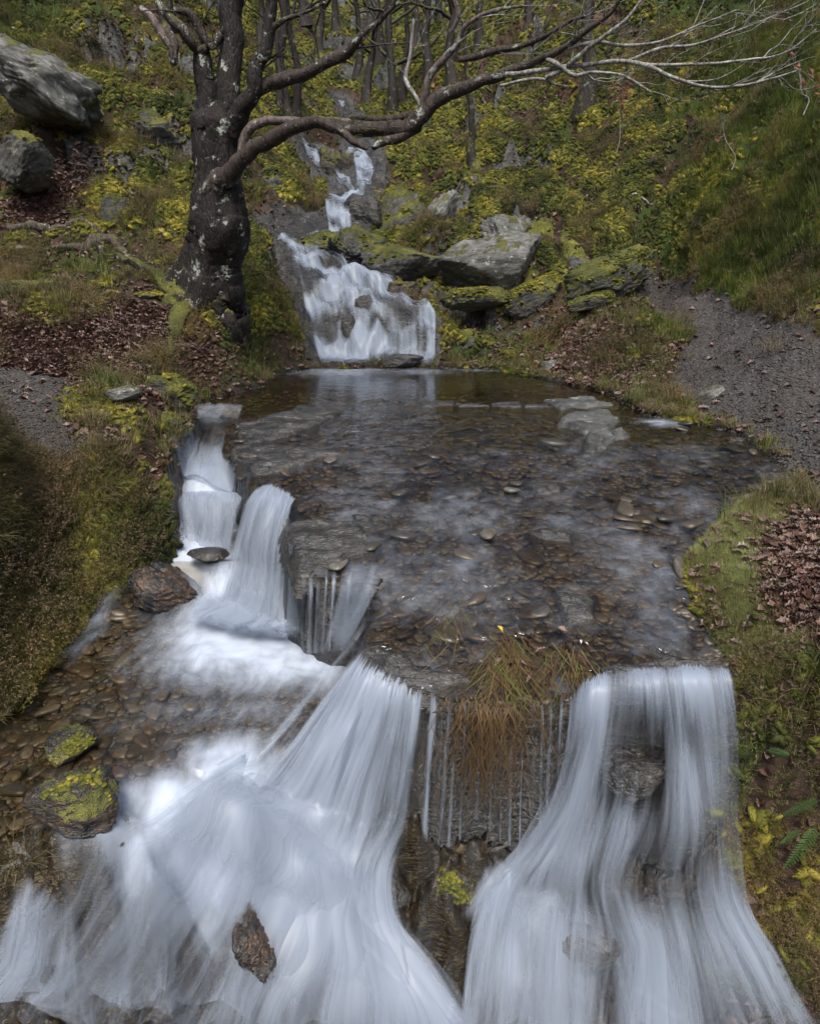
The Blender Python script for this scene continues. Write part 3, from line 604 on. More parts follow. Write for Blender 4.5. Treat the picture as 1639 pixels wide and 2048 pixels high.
# ------------------------------------------------------------------ scattering of plants, leaves and stones
def gn_scatter(name, protos, P, Rt, Sc, label, cat, structure=False):
    """ONE object: a cloud of points, each carrying one of the prototype meshes."""
    for k, pr in enumerate(protos): pass
    co = np.asarray(P, float); n = len(co)
    me = bpy.data.meshes.new(name); me.vertices.add(n); me.vertices.foreach_set('co', co.astype(np.float32).ravel())
    a = me.attributes.new('rot', 'FLOAT_VECTOR', 'POINT'); a.data.foreach_set('vector', np.asarray(Rt, np.float32).ravel())
    a = me.attributes.new('scl', 'FLOAT', 'POINT'); a.data.foreach_set('value', np.asarray(Sc, np.float32))
    a = me.attributes.new('pick', 'INT', 'POINT'); a.data.foreach_set('value', np.random.randint(0, len(protos), n).astype(np.int32))
    o = link(name, me)
    t = bpy.data.node_groups.new(name, 'GeometryNodeTree')
    t.interface.new_socket('Geometry', in_out='INPUT', socket_type='NodeSocketGeometry'); t.interface.new_socket('Geometry', in_out='OUTPUT', socket_type='NodeSocketGeometry')
    gi = t.nodes.new('NodeGroupInput'); go = t.nodes.new('NodeGroupOutput'); j = t.nodes.new('GeometryNodeJoinGeometry')
    def at(nm, ty):
        q = t.nodes.new('GeometryNodeInputNamedAttribute'); q.data_type = ty; q.inputs[0].default_value = nm; return q.outputs[0]
    rot, scl, pick = at('rot', 'FLOAT_VECTOR'), at('scl', 'FLOAT'), at('pick', 'INT')
    e2r = t.nodes.new('FunctionNodeEulerToRotation'); t.links.new(rot, e2r.inputs[0])
    for k, pr in enumerate(protos):
        oi = t.nodes.new('GeometryNodeObjectInfo'); oi.inputs['Object'].default_value = pr
        ip = t.nodes.new('GeometryNodeInstanceOnPoints'); cmp = t.nodes.new('FunctionNodeCompare'); cmp.data_type = 'INT'; cmp.operation = 'EQUAL'
        t.links.new(pick, cmp.inputs[2]); cmp.inputs[3].default_value = k
        t.links.new(gi.outputs[0], ip.inputs['Points']); t.links.new(cmp.outputs[0], ip.inputs['Selection']); t.links.new(oi.outputs['Geometry'], ip.inputs['Instance'])
        t.links.new(e2r.outputs[0], ip.inputs['Rotation']); t.links.new(scl, ip.inputs['Scale']); t.links.new(ip.outputs[0], j.inputs[0])
    t.links.new(j.outputs[0], go.inputs[0])
    md = o.modifiers.new('scatter', 'NODES'); md.node_group = t
    return tag(o, label, cat, kind='stuff')
def proto(name, me, mat):
    me.materials.append(mat); return bpy.data.objects.new(name, me)
def blades(n, h, spread, lean, width, seed, curl=.5, seg=3):
    """a tuft: n bent tapering blades"""
    rs = np.random.RandomState(seed); co = []; fc = []; tint = []; al = []
    for _ in range(n):
        a = rs.uniform(0, 6.283); r = spread*rs.uniform(0, 1)**.6; bx, by = r*math.cos(a), r*math.sin(a)
        d = a+rs.normal(0, .7); L = h*rs.uniform(.45, 1.1); ln = lean*rs.uniform(.2, 1.2); wv = rs.uniform(.6, 1.2)*width
        px_, py_ = -math.sin(d), math.cos(d); tt = rs.uniform(0, .35); b0 = len(co); x, y, z = bx, by, -.01*h; th = ln*.35
        for s in range(seg+1):
            k = s/seg; hw = wv*(1-k)**.7*.5
            if s == seg: co.append((x, y, z)); tint.append(tt); al.append(1.)
            else:
                co += [(x-px_*hw, y-py_*hw, z), (x+px_*hw, y+py_*hw, z)]; tint += [tt, tt]; al += [k, k]
            x += math.cos(d)*math.sin(th)*L/seg; y += math.sin(d)*math.sin(th)*L/seg; z += math.cos(th)*L/seg; th += ln*curl*2/seg
        for s in range(seg-1): q = b0+2*s; fc.append((q, q+1, q+3, q+2))
        q = b0+2*(seg-1); fc.append((q, q+1, q+2, q+2))
    q4 = np.array([f for f in fc if f[2] != f[3]]); t3 = np.array([f[:3] for f in fc if f[2] == f[3]])
    return mesh('tuft', co, [q4.reshape(-1, 4), t3], True, {'tint': tint, 'along': al})
def mossclump(seed, n=230, r=.05):
    rs = np.random.RandomState(seed); d = rs.normal(size=(n, 3)); d[:, 2] = np.abs(d[:, 2])+.15; d /= np.linalg.norm(d, axis=1)[:, None]
    base = d*r*np.array([1, 1, .42]); L = r*rs.uniform(.10, .26, n); s = np.cross(d, rs.normal(size=(n, 3))); s /= np.linalg.norm(s, axis=1)[:, None]; w = r*.05
    tipn = d+rs.normal(0, .45, (n, 3)); co = np.concatenate([base-s*w, base+s*w, base+tipn*L[:, None]]); f = np.stack([np.arange(n), np.arange(n)+n, np.arange(n)+2*n], -1)
    v, fi = ICO[2]; core = v*r*.98*np.array([1, 1, .42]); core *= (1+.15*fbm(core[:,0]*40, core[:,1]*40, seed, 2))[:, None]
    tn = np.concatenate([np.tile(rs.uniform(0, .45, n), 3), np.full(len(core), .05)])
    return mesh('moss', np.concatenate([co, core]), [f, fi+3*n], True, {'tint': tn, 'along': np.zeros(len(tn))})
LOBES = [(0,-.5),(.06,-.42),(.14,-.34),(.12,-.22),(.27,-.14),(.20,-.02),(.34,.10),(.22,.20),(.26,.34),(.12,.38),(.08,.5),(0,.54)]
def leafmesh(seed, L=.085, curl=.5):
    rs = np.random.RandomState(seed); out = [(x, y) for x, y in LOBES]+[(-x*rs.uniform(.8, 1.1), y+rs.normal(0, .015)) for x, y in LOBES[-2:0:-1]]
    mid = [(0, y) for y in (-.35, -.1, .15, .38)]
    pts = out+mid; co = []
    c1, c2, tw = curl*rs.uniform(.3, 1.3), rs.normal(0, curl*.6), rs.normal(0, .5)
    for x, y in pts: co.append((x*L, y*L, L*(c1*abs(x)*1.3*abs(x)*2+c2*y*y+tw*x*y+rs.normal(0, .02)+abs(x)*.35)))
    n = len(LOBES); m0 = len(out); fc = []
    def near(y): return m0+int(np.argmin([abs(y-q[1]) for q in mid]))
    tot = len(out)
    for i in range(tot):
        a, b = i, (i+1) % tot; ka, kb = near(out[a][1]), near(out[b][1])
        fc.append((a, b, kb));
        if ka != kb: fc.append((a, kb, ka))
    # stalk
    q = len(co); co += [(-.008*L, -.5*L, 0), (.008*L, -.5*L, 0), (0, -.72*L, .03*L)]; fc.append((q, q+1, q+2))
    return mesh('leaf', co, np.array(fc), False, {'tint': np.zeros(len(co)), 'along': np.zeros(len(co))})
def sprig(seed, h=.28, n=13):
    """heather: thin upright stems set with tiny leaves"""
    rs = np.random.RandomState(seed); co = []; fc = []; tn = []; al = []
    for _ in range(n):
        a = rs.uniform(0, 6.283); ln = rs.uniform(.1, .75); L = h*rs.uniform(.5, 1); d = np.array([math.cos(a)*math.sin(ln), math.sin(a)*math.sin(ln), math.cos(ln)]); b = np.array([math.cos(a), math.sin(a), 0])*h*.10
        t0 = rs.uniform(0, .5); K = 16
        for k in range(K):
            f = (k+.5)/K; p = b+d*L*f+rs.normal(0, .008, 3); e = rs.normal(size=3); e[2] = abs(e[2])*1.4; e /= np.linalg.norm(e); s = np.cross(e, rs.normal(size=3)); s /= np.linalg.norm(s)+1e-9
            w, l = h*.014, h*rs.uniform(.05, .10); q = len(co); co += [tuple(p-s*w), tuple(p+s*w), tuple(p+e*l)]; fc.append((q, q+1, q+2)); tn += [t0]*3; al += [f]*3
        s = np.cross(d, [.3, .8, .1]); s /= np.linalg.norm(s); w = h*.006; q = len(co); co += [tuple(b*0-s*w), tuple(b*0+s*w), tuple(b+d*L)]; fc.append((q, q+1, q+2)); tn += [.9]*3; al += [0]*3
    return mesh('sprig', co, np.array(fc), False, {'tint': tn, 'along': al})
G1 = [proto('grass_tuft_model', blades(26, .17, .06, 1.1, .0045, s), M['grass']) for s in (1, 2, 3)]
G2 = [proto('dry_tuft_model', blades(34, .20, .05, 1.8, .004, s), M['dry']) for s in (4, 5)]
G3 = [proto('bright_tuft_model', blades(30, .09, .05, 1.5, .0035, s), M['bright']) for s in (6, 7)]
MC = [proto('moss_clump_model', mossclump(s), M['mossblade']) for s in (8, 9, 10)]
HS = [proto('heather_sprig_model', sprig(s), M['heather']) for s in (11, 12, 13)]
LF = [proto('leaf_model', leafmesh(s, .085, .7), M['leaf']) for s in range(14, 20)]
GRIDA = None
def sample(n, weight, seed, spread=True, near=None):
    """random ground points; the density falls with distance because the grid cells grow"""
    rs = np.random.RandomState(seed); w = np.clip(weight, 0, None).reshape(-1).astype(float); w[~VIS.reshape(-1)] = 0
    cdf = np.cumsum(w); k = np.searchsorted(cdf, rs.uniform(0, cdf[-1], n)); i, j = np.unravel_index(np.clip(k, 0, w.size-1), weight.shape)
    v = vv[i]+rs.uniform(-.5, .5, n)*np.gradient(vv)[i]; u = uu[j]+rs.uniform(-.5, .5, n)*np.gradient(uu)[j]
    y = np.exp(v)-GC; x = u*(y+GC); return x, y, H(x, y), i, j
cell = np.gradient(vv)[:, None]*np.gradient(uu)[None, :]; cell = cell/cell.max()
SLP = np.sqrt(1+np.clip(slope, 0, 6)**2)
VIS = (np.abs(GX) < np.where(GY < 9, .92, .74)*(GY+.4)) & (GY > 1.9) & (GY < 62) & (GX < 16+GY*.35)
land = (GSW < .0) & (GSL < .0)
def tiltrot(x, y, rs, k=.35):            # follow the slope a little, random spin
    n = len(x); e = .05*np.maximum(1, y/8); gx = (H(x+e, y)-H(x-e, y))/(2*e); gy = (H(x, y+e)-H(x, y-e))/(2*e)
    gx, gy = np.clip(gx, -1.5, 1.5), np.clip(gy, -1.5, 1.5)
    return np.stack([np.arctan(gy)*k, -np.arctan(gx)*k, rs.uniform(0, 6.283, n)], -1)
def scat(name, protos, n, weight, seed, smin, smax, k, label, cat, dz=0., grow=0., cull=True):
    rs = np.random.RandomState(seed); x, y, z, i, j = sample(n, weight*cell*SLP, seed+1)
    keep = np.ones(n, bool)
    if cull:
        for bx, by, br in BLD: keep &= np.hypot(x-bx, y-by) > br*.9
    x, y, z = x[keep], y[keep], z[keep]
    s = rs.uniform(smin, smax, len(x))*(1+grow*np.clip(y-8, 0, 40)/10)
    return gn_scatter(name, protos, np.stack([x, y, z+dz*s], -1), tiltrot(x, y, rs, k), s, label, cat)
asp = GX/np.maximum(GY, 1)
w_green = (1-BANK)*np.clip(m_green, 0, 1.2)**1.3*(1-m_path)*land*sst(1.0, .3, m_rock)
w_moss = (1-AT['course'])*np.clip(m_moss-.28, 0, .8)*(1-m_path)*(GSW < -.02)*(GSL < .02)*sst(1.2, .5, m_rock)
openr = sst(.3, .5, asp)*sst(8, 10, GY)
openl = sst(-.38, -.5, asp)*sst(12, 14, GY)
scat('grass', G1, 44000, w_green*(.3+1.3*openr+1.0*openl), 100, .7, 1.5, .3, 'short green grass over the open slopes', 'grass', grow=.25)
scat('withered_grass', G2, 5000, (1-BANK)*(1-AT['course'])*(.1+.9*np.clip(fbm(GX/.9, GY/.9, 91, 3)*2, 0, 1))*(1-m_path)*land*(1-m_soil)*sst(1, .4, m_rock)*sst(22, 10, GY), 110, .5, 1.3, .2, 'withered straw coloured grass tufts', 'grass')
scat('moss', MC, 110000, w_moss, 120, .45, 1.4, .8, 'bright yellow green moss cushions', 'moss', grow=.2, dz=-.008)
shw = sst(-.35, -.08, GSW)*(GSW < -.03)*land*(1-m_path)
scat('shore_grass', G2, 900, shw*(GY < 11), 125, .35, .8, .2, 'short pale grass fringing the waterline', 'grass')
heath = (sst(-.5, .0, -np.hypot((GX+2.6)/1.1, (GY-4.6)/.9)+1)*sst(5.15, 4.85, GY-.1*(GX+2.6))*(GSL < .05)*(GX < -1.9))
heathR = sst(1.7, 1.95, GX)*sst(3.5, 3.25, GY)*(GY > 2.2)*sst(-.12, -.02, GSL)
hw = heath*(GY < 5.2)*(1-m_path)
scat('heather', HS, 8000, np.clip(fbm(GX/1.2, GY/1.2, 93, 3)-.05, 0, 1)*(GSW < -.3)*(1-m_path)*(1-m_soil)*(1-AT['course'])*(GY > 6.5)*sst(30, 14, GY), 131, .45, 1.0, .3, 'brown heather and bilberry over the slopes', 'heather', grow=.2)
browns = sst(.15, -.15, fbm(GX/.6, GY/.6, 96, 2)+.9*(GX+2.75)); rim = sst(-.35, .02, GZ)*hw
scat('heather', HS, 2400, hw*(.25+browns)*(1-.5*rim), 130, .5, 1.1, .25, 'brown heather over the bank', 'heather')
scat('withered_grass', G2, 4200, rim*1.0, 132, .7, 1.3, .3, 'straw coloured grass along the top of the heather bank', 'grass')
scat('heath_moss', MC, 16000, hw*(1.15-browns)*(1-.6*rim)+.12*hw+heathR*.10*sst(-.1, .2, fbm(GX/.3, GZ/.3, 89, 2)), 135, .5, 1.3, .8, 'green moss among the heather stems', 'moss')
scat('heather', HS, 2600, heathR*(GSL > -.08)*sst(-.2, .2, fbm(GX/.3, GZ/.3, 99, 2)), 140, .25, .6, .9, 'brown heather hanging down the right bank', 'heather')
GRm = sst(-.1, .1, sdf(GRASSR, *warp(GX, GY, .1, .3)))*(GSW < -.01)
scat('turf', G3, 6500, GRm, 150, .45, .8, .2, 'pale flattened turf beside the brink', 'grass')
rb = sst(1.4, 1.6, GX)*sst(4.7, 4.3, GY)*(GY > 2.6)*land
scat('withered_grass', G2, 60, rb+GRm*.3, 155, .4, .8, .2, 'dry grass among the fallen leaves by the right fall', 'grass')
scat('bank_moss', MC, 1800, rb*sst(.1, .3, fbm(GX/.3, GY/.3, 97, 2))*(1-GRm), 156, .4, 1.0, .7, 'moss on the bank above the right fall', 'moss')
w_leaf = (np.clip(m_litt, .2, 1)*(.38+m_lit+.9*rb)*(1-.97*m_path)*(1-.5*openr)+.006)*(1-AT['course'])*land*(GSW < -.02)*(1-GRm*.7)
scat('leaf_litter', LF, 56000, w_leaf*sst(34, 12, GY), 160, .7, 1.25, .6, 'thick litter of brown oak leaves', 'leaves', dz=.012, grow=.3, cull=False)
scat('leaf_litter', LF, 2600, rb*1.6*(1-GRm)+hw*browns*.7+heathR*.4+GRm*.25, 165, .6, 1.1, .5, 'brown oak leaves caught in heather and turf', 'leaves', dz=.05)
# grit and chips on the path
CH_ = [proto('chip_model', rockmesh('chip', (.03, .022, .009), s, 1, 4), M['grit']) for s in (1, 2, 3)]
scat('path_gravel', CH_, 20000, m_path*land+.25*sst(-.25, 0, GSW)*land*(GX > 1.5), 170, .5, 1.6, .5, 'dark slate chips strewn over the path', 'gravel')
# stones on the stream bed
CB = [proto('cobble_model', rockmesh('cobble', (.14, .10, .05), s, 2, 5, .0, .04), M['pebble']) for s in range(4, 9)]
shelf = (GSW > .02)*(GSL < -.04)
CB2 = [proto('dark_cobble_model', rockmesh('cobble', (.14, .10, .05), s, 2, 5, .0, .04), M['cobble']) for s in range(4, 9)]
scat('cobbles', CB2, 5200, shelf*(.3+1.2*sst(-.1, .25, fbm(GX/.8, GY/.8, 98, 2)))*sst(9.5, 8, GY), 180, .25, .85, .4, 'rounded cobbles on the bed of the shallow shelf', 'cobbles', dz=.01, cull=False)
pool = sst(.12, .25, GSL)*(GY > 2.45)*(GX < -.2)*(GZ < -.6)*(AT['lo'] > -1.12)
scat('gravel', CB, 6500, pool, 190, .18, .5, .3, 'rounded gravel on the floor of the lower pool', 'gravel', dz=.008)
# the largest pebbles and leaves, one by one
def singles(name, protos, n, weight, seed, smin, smax, label, cat, group, dz, k=.3, ok=None):
    rs = np.random.RandomState(seed); x, y, z, i, j = sample(n*3, weight*cell, seed+1)
    kp = np.ones(len(x), bool)
    for bx, by, br in BLD: kp &= np.hypot(x-bx, y-by) > br*.8
    if ok is not None: kp &= ok(x, y)
    x, y, z = x[kp][:n], y[kp][:n], z[kp][:n]; rt = tiltrot(x, y, rs, k)
    for q in range(len(x)):
        me = protos[q % len(protos)].data
        o = bpy.data.objects.new(name, me); C.objects.link(o); s = rs.uniform(smin, smax)
        o.location = (x[q], y[q], z[q]+dz); o.rotation_euler = tuple(rt[q]+np.array([rs.normal(0, .12), rs.normal(0, .12), 0])); o.scale = (s*rs.uniform(.8, 1.25), s*rs.uniform(.8, 1.1), s)
        lb, gp = label(x[q], y[q], s); tag(o, lb, cat, gp)
def peb(x, y, s):
    sz = 'large flat' if s > .85 else 'rounded' if s > .65 else 'small'; wh = 'near the left edge of the lower pool' if x < -1.6 else 'near the foam of the left fall' if y > 3.5 else 'in the middle of the lower pool' if x < -1.1 else 'close to the main fall in the lower pool'
    return sz+' pebble '+wh, sz+' pebbles '+wh
def lef(x, y, s):
    wh = ('in the litter nearest the gravel path above the right bank' if y > 4.1 else 'in the litter at the far right of the bank' if x > 2.2 else 'among the leaves just right of the pale turf' if y > 3.65 else 'on the bank right of the brink of the fall') if x > 0 and y > 3.2 else 'on the slope above the dark right bank' if x > 0 else 'caught in the heather of the left bank' if y < 5.3 else 'on the worn ground by the left path'
    sz = 'big ' if s > 1.08 else ''
    return sz+'brown oak leaf '+wh, sz+'fallen leaves '+wh
singles('pebble', CB, 290, pool*sst(2.4, 2.6, GY)*(.4+sst(-.9, -1.6, GX)), 201, .45, 1.05, peb, 'pebble', None, .015)
singles('fallen_leaf', LF, 290, rb*(GX > 1.6)*(.3+sst(2.1, 2.6, GX))+hw*.12+.12*sst(-.1, .1, sdf(SOILL, GX, GY))*(GY < 7), 211, .85, 1.25, lef, 'leaf', None, .018, .5)

# moss and straw growing on the boulders
mp, mr, ms, gp, gr2, gs = [], [], [], [], [], []; rs = np.random.RandomState(66)
for o, mat_, lb in BOUL:
    if mat_ not in ('mossy', 'halfmoss', 'wetmoss'): continue
    me = o.data; n = len(me.vertices); c_ = np.empty(n*3, np.float32); me.vertices.foreach_get('co', c_); nn = np.empty(n*3, np.float32); me.vertices.foreach_get('normal', nn)
    c_ = c_.reshape(-1, 3); nn = nn.reshape(-1, 3); Mx = np.array(o.matrix_basis); wp = c_@Mx[:3, :3].T+Mx[:3, 3]; wn = nn@Mx[:3, :3].T
    size = float(np.ptp(c_[:, 0])); cover = {'mossy': .32, 'halfmoss': .62, 'wetmoss': .5}[mat_]
    f = (wn[:, 2] > .25)*sst(cover-.12, cover+.12, fbm(wp[:, 0]*3.5/size**.5, wp[:, 1]*3.5/size**.5, wp[:, 2]*3, 3)+.25*(wn[:, 2]-.6)+.2); k = np.flatnonzero(rs.rand(n) < f*.75)
    near = wp[:, 1].mean() < 4
    mp.append(wp[k]); mr.append(np.stack([rs.uniform(-.4, .4, len(k)), rs.uniform(-.4, .4, len(k)), rs.uniform(0, 6.28, len(k))], -1)); ms.append(rs.uniform(.12, .3, len(k)) if near else rs.uniform(.3, .75, len(k)))
gn_scatter('boulder_moss', MC, np.concatenate(mp), np.concatenate(mr), np.concatenate(ms), 'moss cushions growing on the boulders', 'moss')

def shl(x, y, s):
    wh = 'near the hanging grass' if y < 3.9 and x > -.3 else 'near the middle drop' if y < 4.6 and x < 0 else 'in the riffles right of centre' if x > .5 else 'in the middle of the shelf'
    return ('broad' if s > 1.2 else 'small')+' wet stone just breaking the shallow water '+wh, 'wet stones '+wh
n0 = set(bpy.data.objects)
singles('river_stone', CB2, 70, shelf*sst(8, 7, GY)*sst(3.3, 3.5, GY)*sst(-.1, .2, fbm(GX/.9, GY/.7, 88, 2)), 221, .8, 1.6, shl, 'stone', None, .035)
for o in set(bpy.data.objects)-n0: o.scale = (o.scale[0]*1.15, o.scale[1], o.scale[2]*.75)
# ------------------------------------------------------------------ water
def mat_water(name, tint, deep=.0, rip=(4.5, 5, 1), bs=.3, rough=.06, milk=(.42,.48,.57)):
    m, t, o = newmat(name); g = N(t); P = g.coord()
    wv = g.n('VectorMath', operation='ADD'); t.links.new(P, wv.inputs[0])
    dn = g.n('VectorMath', operation='SCALE'); t.links.new(g.noise(P, 1.2, 2, .5, out=1), dn.inputs[0]); dn.inputs[3].default_value = .3; t.links.new(dn.outputs[0], wv.inputs[1])
    v = g.map(wv.outputs[0], rip)
    n1 = g.noise(v, 1.6, 3, .55, .4); n2 = g.noise(v, 5, 2, .5)
    h = g.m('ADD', n1, g.m('MULTIPLY', n2, .25)); nb = g.bump(h, g.m('MULTIPLY', g.attr('calm'), bs), .05)
    tr = g.n('BsdfTransparent'); tr.inputs[0].default_value = (*tint, 1)
    gl = g.n('BsdfGlossy'); gl.inputs['Roughness'].default_value = rough; gl.inputs[0].default_value = (.93,.96,1,1); t.links.new(nb, gl.inputs['Normal'])
    fr = g.n('Fresnel'); fr.inputs[0].default_value = 1.33; t.links.new(nb, fr.inputs['Normal'])
    mx = g.n('MixShader'); t.links.new(g.m('MINIMUM', g.m('MULTIPLY', fr.outputs[0], g.attr('gloss')), .8), mx.inputs[0]); t.links.new(tr.outputs[0], mx.inputs[1]); t.links.new(gl.outputs[0], mx.inputs[2])
    df = g.n('BsdfDiffuse'); df.inputs[0].default_value = (*milk, 1)
    s1 = g.noise(g.map(wv.outputs[0], (5.5, 6.5, 1) if rip[0] > 4 else (8, 3.4, 1)), 1.3, 4, .6)
    a = g.attr('foam'); s1 = g.m('MULTIPLY', g.m('SUBTRACT', s1, .5), 1.7); ac = g.m('MINIMUM', a, 1.)
    f = g.m('MULTIPLY', g.rng(g.m('ADD', a, g.m('MULTIPLY', s1, g.m('ADD', .25, g.m('MULTIPLY', ac, .35)))), .06, 1.25), .92)
    m2 = g.n('MixShader'); t.links.new(f, m2.inputs[0]); t.links.new(mx.outputs[0], m2.inputs[1]); t.links.new(df.outputs[0], m2.inputs[2])
    t.links.new(m2.outputs[0], o.inputs[0]); return m
def mat_veil(name, base=(.42,.485,.58), fine=1.):
    """thin falling water: strands that let the rock show between them"""
    m, t, o = newmat(name); g = N(t)
    cb = g.n('CombineXYZ'); t.links.new(g.attr('fu'), cb.inputs[0]); t.links.new(g.attr('fv'), cb.inputs[1]); t.links.new(g.attr('fs'), cb.inputs[2])
    V = cb.outputs[0]
    n0 = g.noise(g.map(V, (9*fine, .55, 1)), 1, 2, .5); n1 = g.noise(g.map(V, (32*fine, .8, 1)), 1, 3, .55); n2 = g.noise(g.map(V, (95*fine, 1.3, 1)), 1, 2, .5)
    s = g.m('ADD', g.m('MULTIPLY', n0, .48), g.m('ADD', g.m('MULTIPLY', n1, .38), g.m('MULTIPLY', n2, .14)))
    a = g.attr('a')
    s = g.m('ADD', g.m('MULTIPLY', g.m('SUBTRACT', s, .5), 2.4), .5)
    lo = g.m('SUBTRACT', .62, g.m('MULTIPLY', a, .62)); al = g.rng(s, lo, g.m('ADD', lo, .62)); al = g.m('MULTIPLY', al, g.m('MINIMUM', g.m('MULTIPLY', a, .66), .80))
    d = g.n('BsdfDiffuse'); d.inputs[0].default_value = (*base, 1); d2 = g.n('BsdfTranslucent'); d2.inputs[0].default_value = (*base, 1)
    x1 = g.n('MixShader'); x1.inputs[0].default_value = .5; t.links.new(d.outputs[0], x1.inputs[1]); t.links.new(d2.outputs[0], x1.inputs[2])
    gl = g.n('BsdfGlossy'); gl.inputs['Roughness'].default_value = .4
    x3 = g.n('MixShader'); x3.inputs[0].default_value = .03; t.links.new(x1.outputs[0], x3.inputs[1]); t.links.new(gl.outputs[0], x3.inputs[2])
    tr = g.n('BsdfTransparent'); x2 = g.n('MixShader'); t.links.new(al, x2.inputs[0]); t.links.new(tr.outputs[0], x2.inputs[1]); t.links.new(x3.outputs[0], x2.inputs[2])
    t.links.new(x2.outputs[0], o.inputs[0]); return m
M['shelfwater'] = mat_water('shallow running water', (.66,.58,.45), bs=.6); M['lowwater'] = mat_water('lower pool water', (.74,.68,.56), rip=(3, 5, 1), bs=.22, rough=.12)
M['veil'] = mat_veil('falling water'); M['veil2'] = mat_veil('small falling water', fine=.45)
def blob(x, y, lst, zf):
    r = np.zeros_like(x)
    for px, py, wpx, hpx, a in lst:
        c = zf(px, py); ex = abs(zf(px+wpx, py)[0]-c[0]); ey = abs(zf(px, py-hpx)[1]-zf(px, py+hpx)[1])/2
        r = np.maximum(r, a*np.exp(-(((x-c[0])/ex)**2+((y-c[1])/ey)**2)**1.0))
    return r
def water_sheet(name, sel, z, attrs, mat):
    f = gf[flat(sel)[gf].min(1) > .5]; u, inv = np.unique(f, return_inverse=True)
    c = np.stack([GX, GY, z], -1).reshape(-1, 3)[u]
    return tag(link(name, mesh(name, c, inv.reshape(-1, 4), True, {k: flat(np.broadcast_to(v, GX.shape))[u] for k, v in attrs.items()}), None, [mat]), kind='structure')
flowx = GX+.25*fbm(GX/.9, GY/.9, 111, 2)
run = sst(7.6, 6.8, GY)
rip = (.010*fbm(flowx/.26, GY/.20, 112, 3)+.005*fbm(flowx/.09, GY/.10, 113, 2))*run*sst(0, .3, GSW)+.0012*fbm(GX/.3, GY/.2, 114, 2)
rip += .016*np.clip(fbm(GX/.45, GY/.3, 115, 3), 0, 1)*run*sst(5.6, 4.4, GY)
foam = blob(GX, GY, [(690,741,115,13,.6),(830,743,80,9,.45),(960,738,70,6,.4),(900,1060,130,40,.26),(830,1110,90,30,.24),(1010,1085,80,24,.22),(1250,1110,40,30,.35),(1265,1225,30,30,.25),(760,1010,60,14,.35),(1320,845,50,10,.55),(850,1200,120,50,.25),(1300,1300,150,22,.15),(700,985,80,12,.3),(1010,1000,120,18,.22)], onS)
foam = np.maximum(foam, (.09+.20*sst(6.6, 4.8, GY)*np.clip(.5+fbm(GX/.6, GY/.6, 117, 2), 0, 1))*run)
water_sheet('pool', (GSW > -.12) & (GSL < .015), S(GY)+rip, {'foam': foam, 'calm': .18+.82*run, 'gloss': 1.15+0*GX}, M['shelfwater'])
zl = lambda a, b: atZ(a, b, -.955)
lows = (GSL > -.10) & (GY > 1.2) & (GY < 4.95) & (GX < 1.95) & (AT['lo'] < -.72)
LO = AT['lo']
for _ in range(3):
    LO = LO.copy(); LO[1:-1] = (LO[:-2]+LO[1:-1]+LO[2:])/3; LO[:, 1:-1] = (LO[:, :-2]+LO[:, 1:-1]+LO[:, 2:])/3
zlow = np.where(GY > 4.4, -.955+.24*sst(4.4, 4.85, GY), np.minimum(-.955, LO+.075-.045*sst(-1.1, -1.3, LO)))+.006*fbm(GX/.16, GY/.16, 120, 3)
foam2 = blob(GX, GY, [(490,1265,150,80,1.4),(450,1230,60,60,1.2),(560,1320,140,60,1.0),(640,1330,90,40,.8),(420,1340,120,40,.6),(400,1590,170,60,1.3),(470,1520,110,60,1.0),(250,1640,120,40,.8),(500,1420,260,50,.30),(230,1160,60,20,.4),(190,1250,30,60,.35)], zl)
water_sheet('lower_pool', lows, zlow, {'foam': foam2+.06+.10*sst(-1.08, -1.3, LO), 'calm': .8-.5*sst(-1.04, -1.12, LO), 'gloss': 1.15-1.05*np.maximum(sst(2.8, 2.55, GY), sst(-1.06, -1.15, LO))}, M['lowwater'])
gl_ = (GSL > .0) & (GY > 4.75) & (GY < 7.35) & (GX < -1.2) & (GX > -2.7)
zg = AT['lo']+.05
water_sheet('gully_stream', gl_, zg+.008*fbm(GX/.12, GY/.2, 121, 3), {'foam': np.clip(blob(GX, GY, [(360,1112,90,30,1.5),(300,1125,50,24,1.1),(420,965,90,20,1.0),(420,850,60,14,.3)], lambda a, b: atZ(a, b, -.74 if b > 1050 else -.3 if b > 900 else -.12))+.08, 0, 1.5), 'calm': 1+0*GX, 'gloss': .6+0*GX}, M['shelfwater'])

GZS = GZ.copy()
for _ in range(22):
    GZS[1:-1] = (GZS[:-2]+GZS[1:-1]+GZS[2:])/3; GZS[:, 1:-1] = (GZS[:, :-2]+GZS[:, 1:-1]+GZS[:, 2:])/3
GZS = np.where(GSL > .12, GZS, GZ)
def catmull(P, n):
    P = np.asarray(P, float); d = np.concatenate([[0], np.cumsum(np.linalg.norm(np.diff(P[:, :3], axis=0), axis=1)**.7)]); d /= d[-1]
    t = np.linspace(0, 1, n); T = np.gradient(P, d, axis=0); k = np.clip(np.searchsorted(d, t, side='right')-1, 0, len(d)-2)
    h = (d[k+1]-d[k])[:, None]; s = ((t-d[k])/(d[k+1]-d[k]))[:, None]
    return (2*s**3-3*s**2+1)*P[k]+(s**3-2*s**2+s)*h*T[k]+(-2*s**3+3*s**2)*P[k+1]+(s**3-s**2)*h*T[k+1]
def pt(q):
    px, py, Y, a = q; c = onS(px, py)+np.array([0, 0, .012]) if Y is None else atY(px, py, Y); return (*c, a)
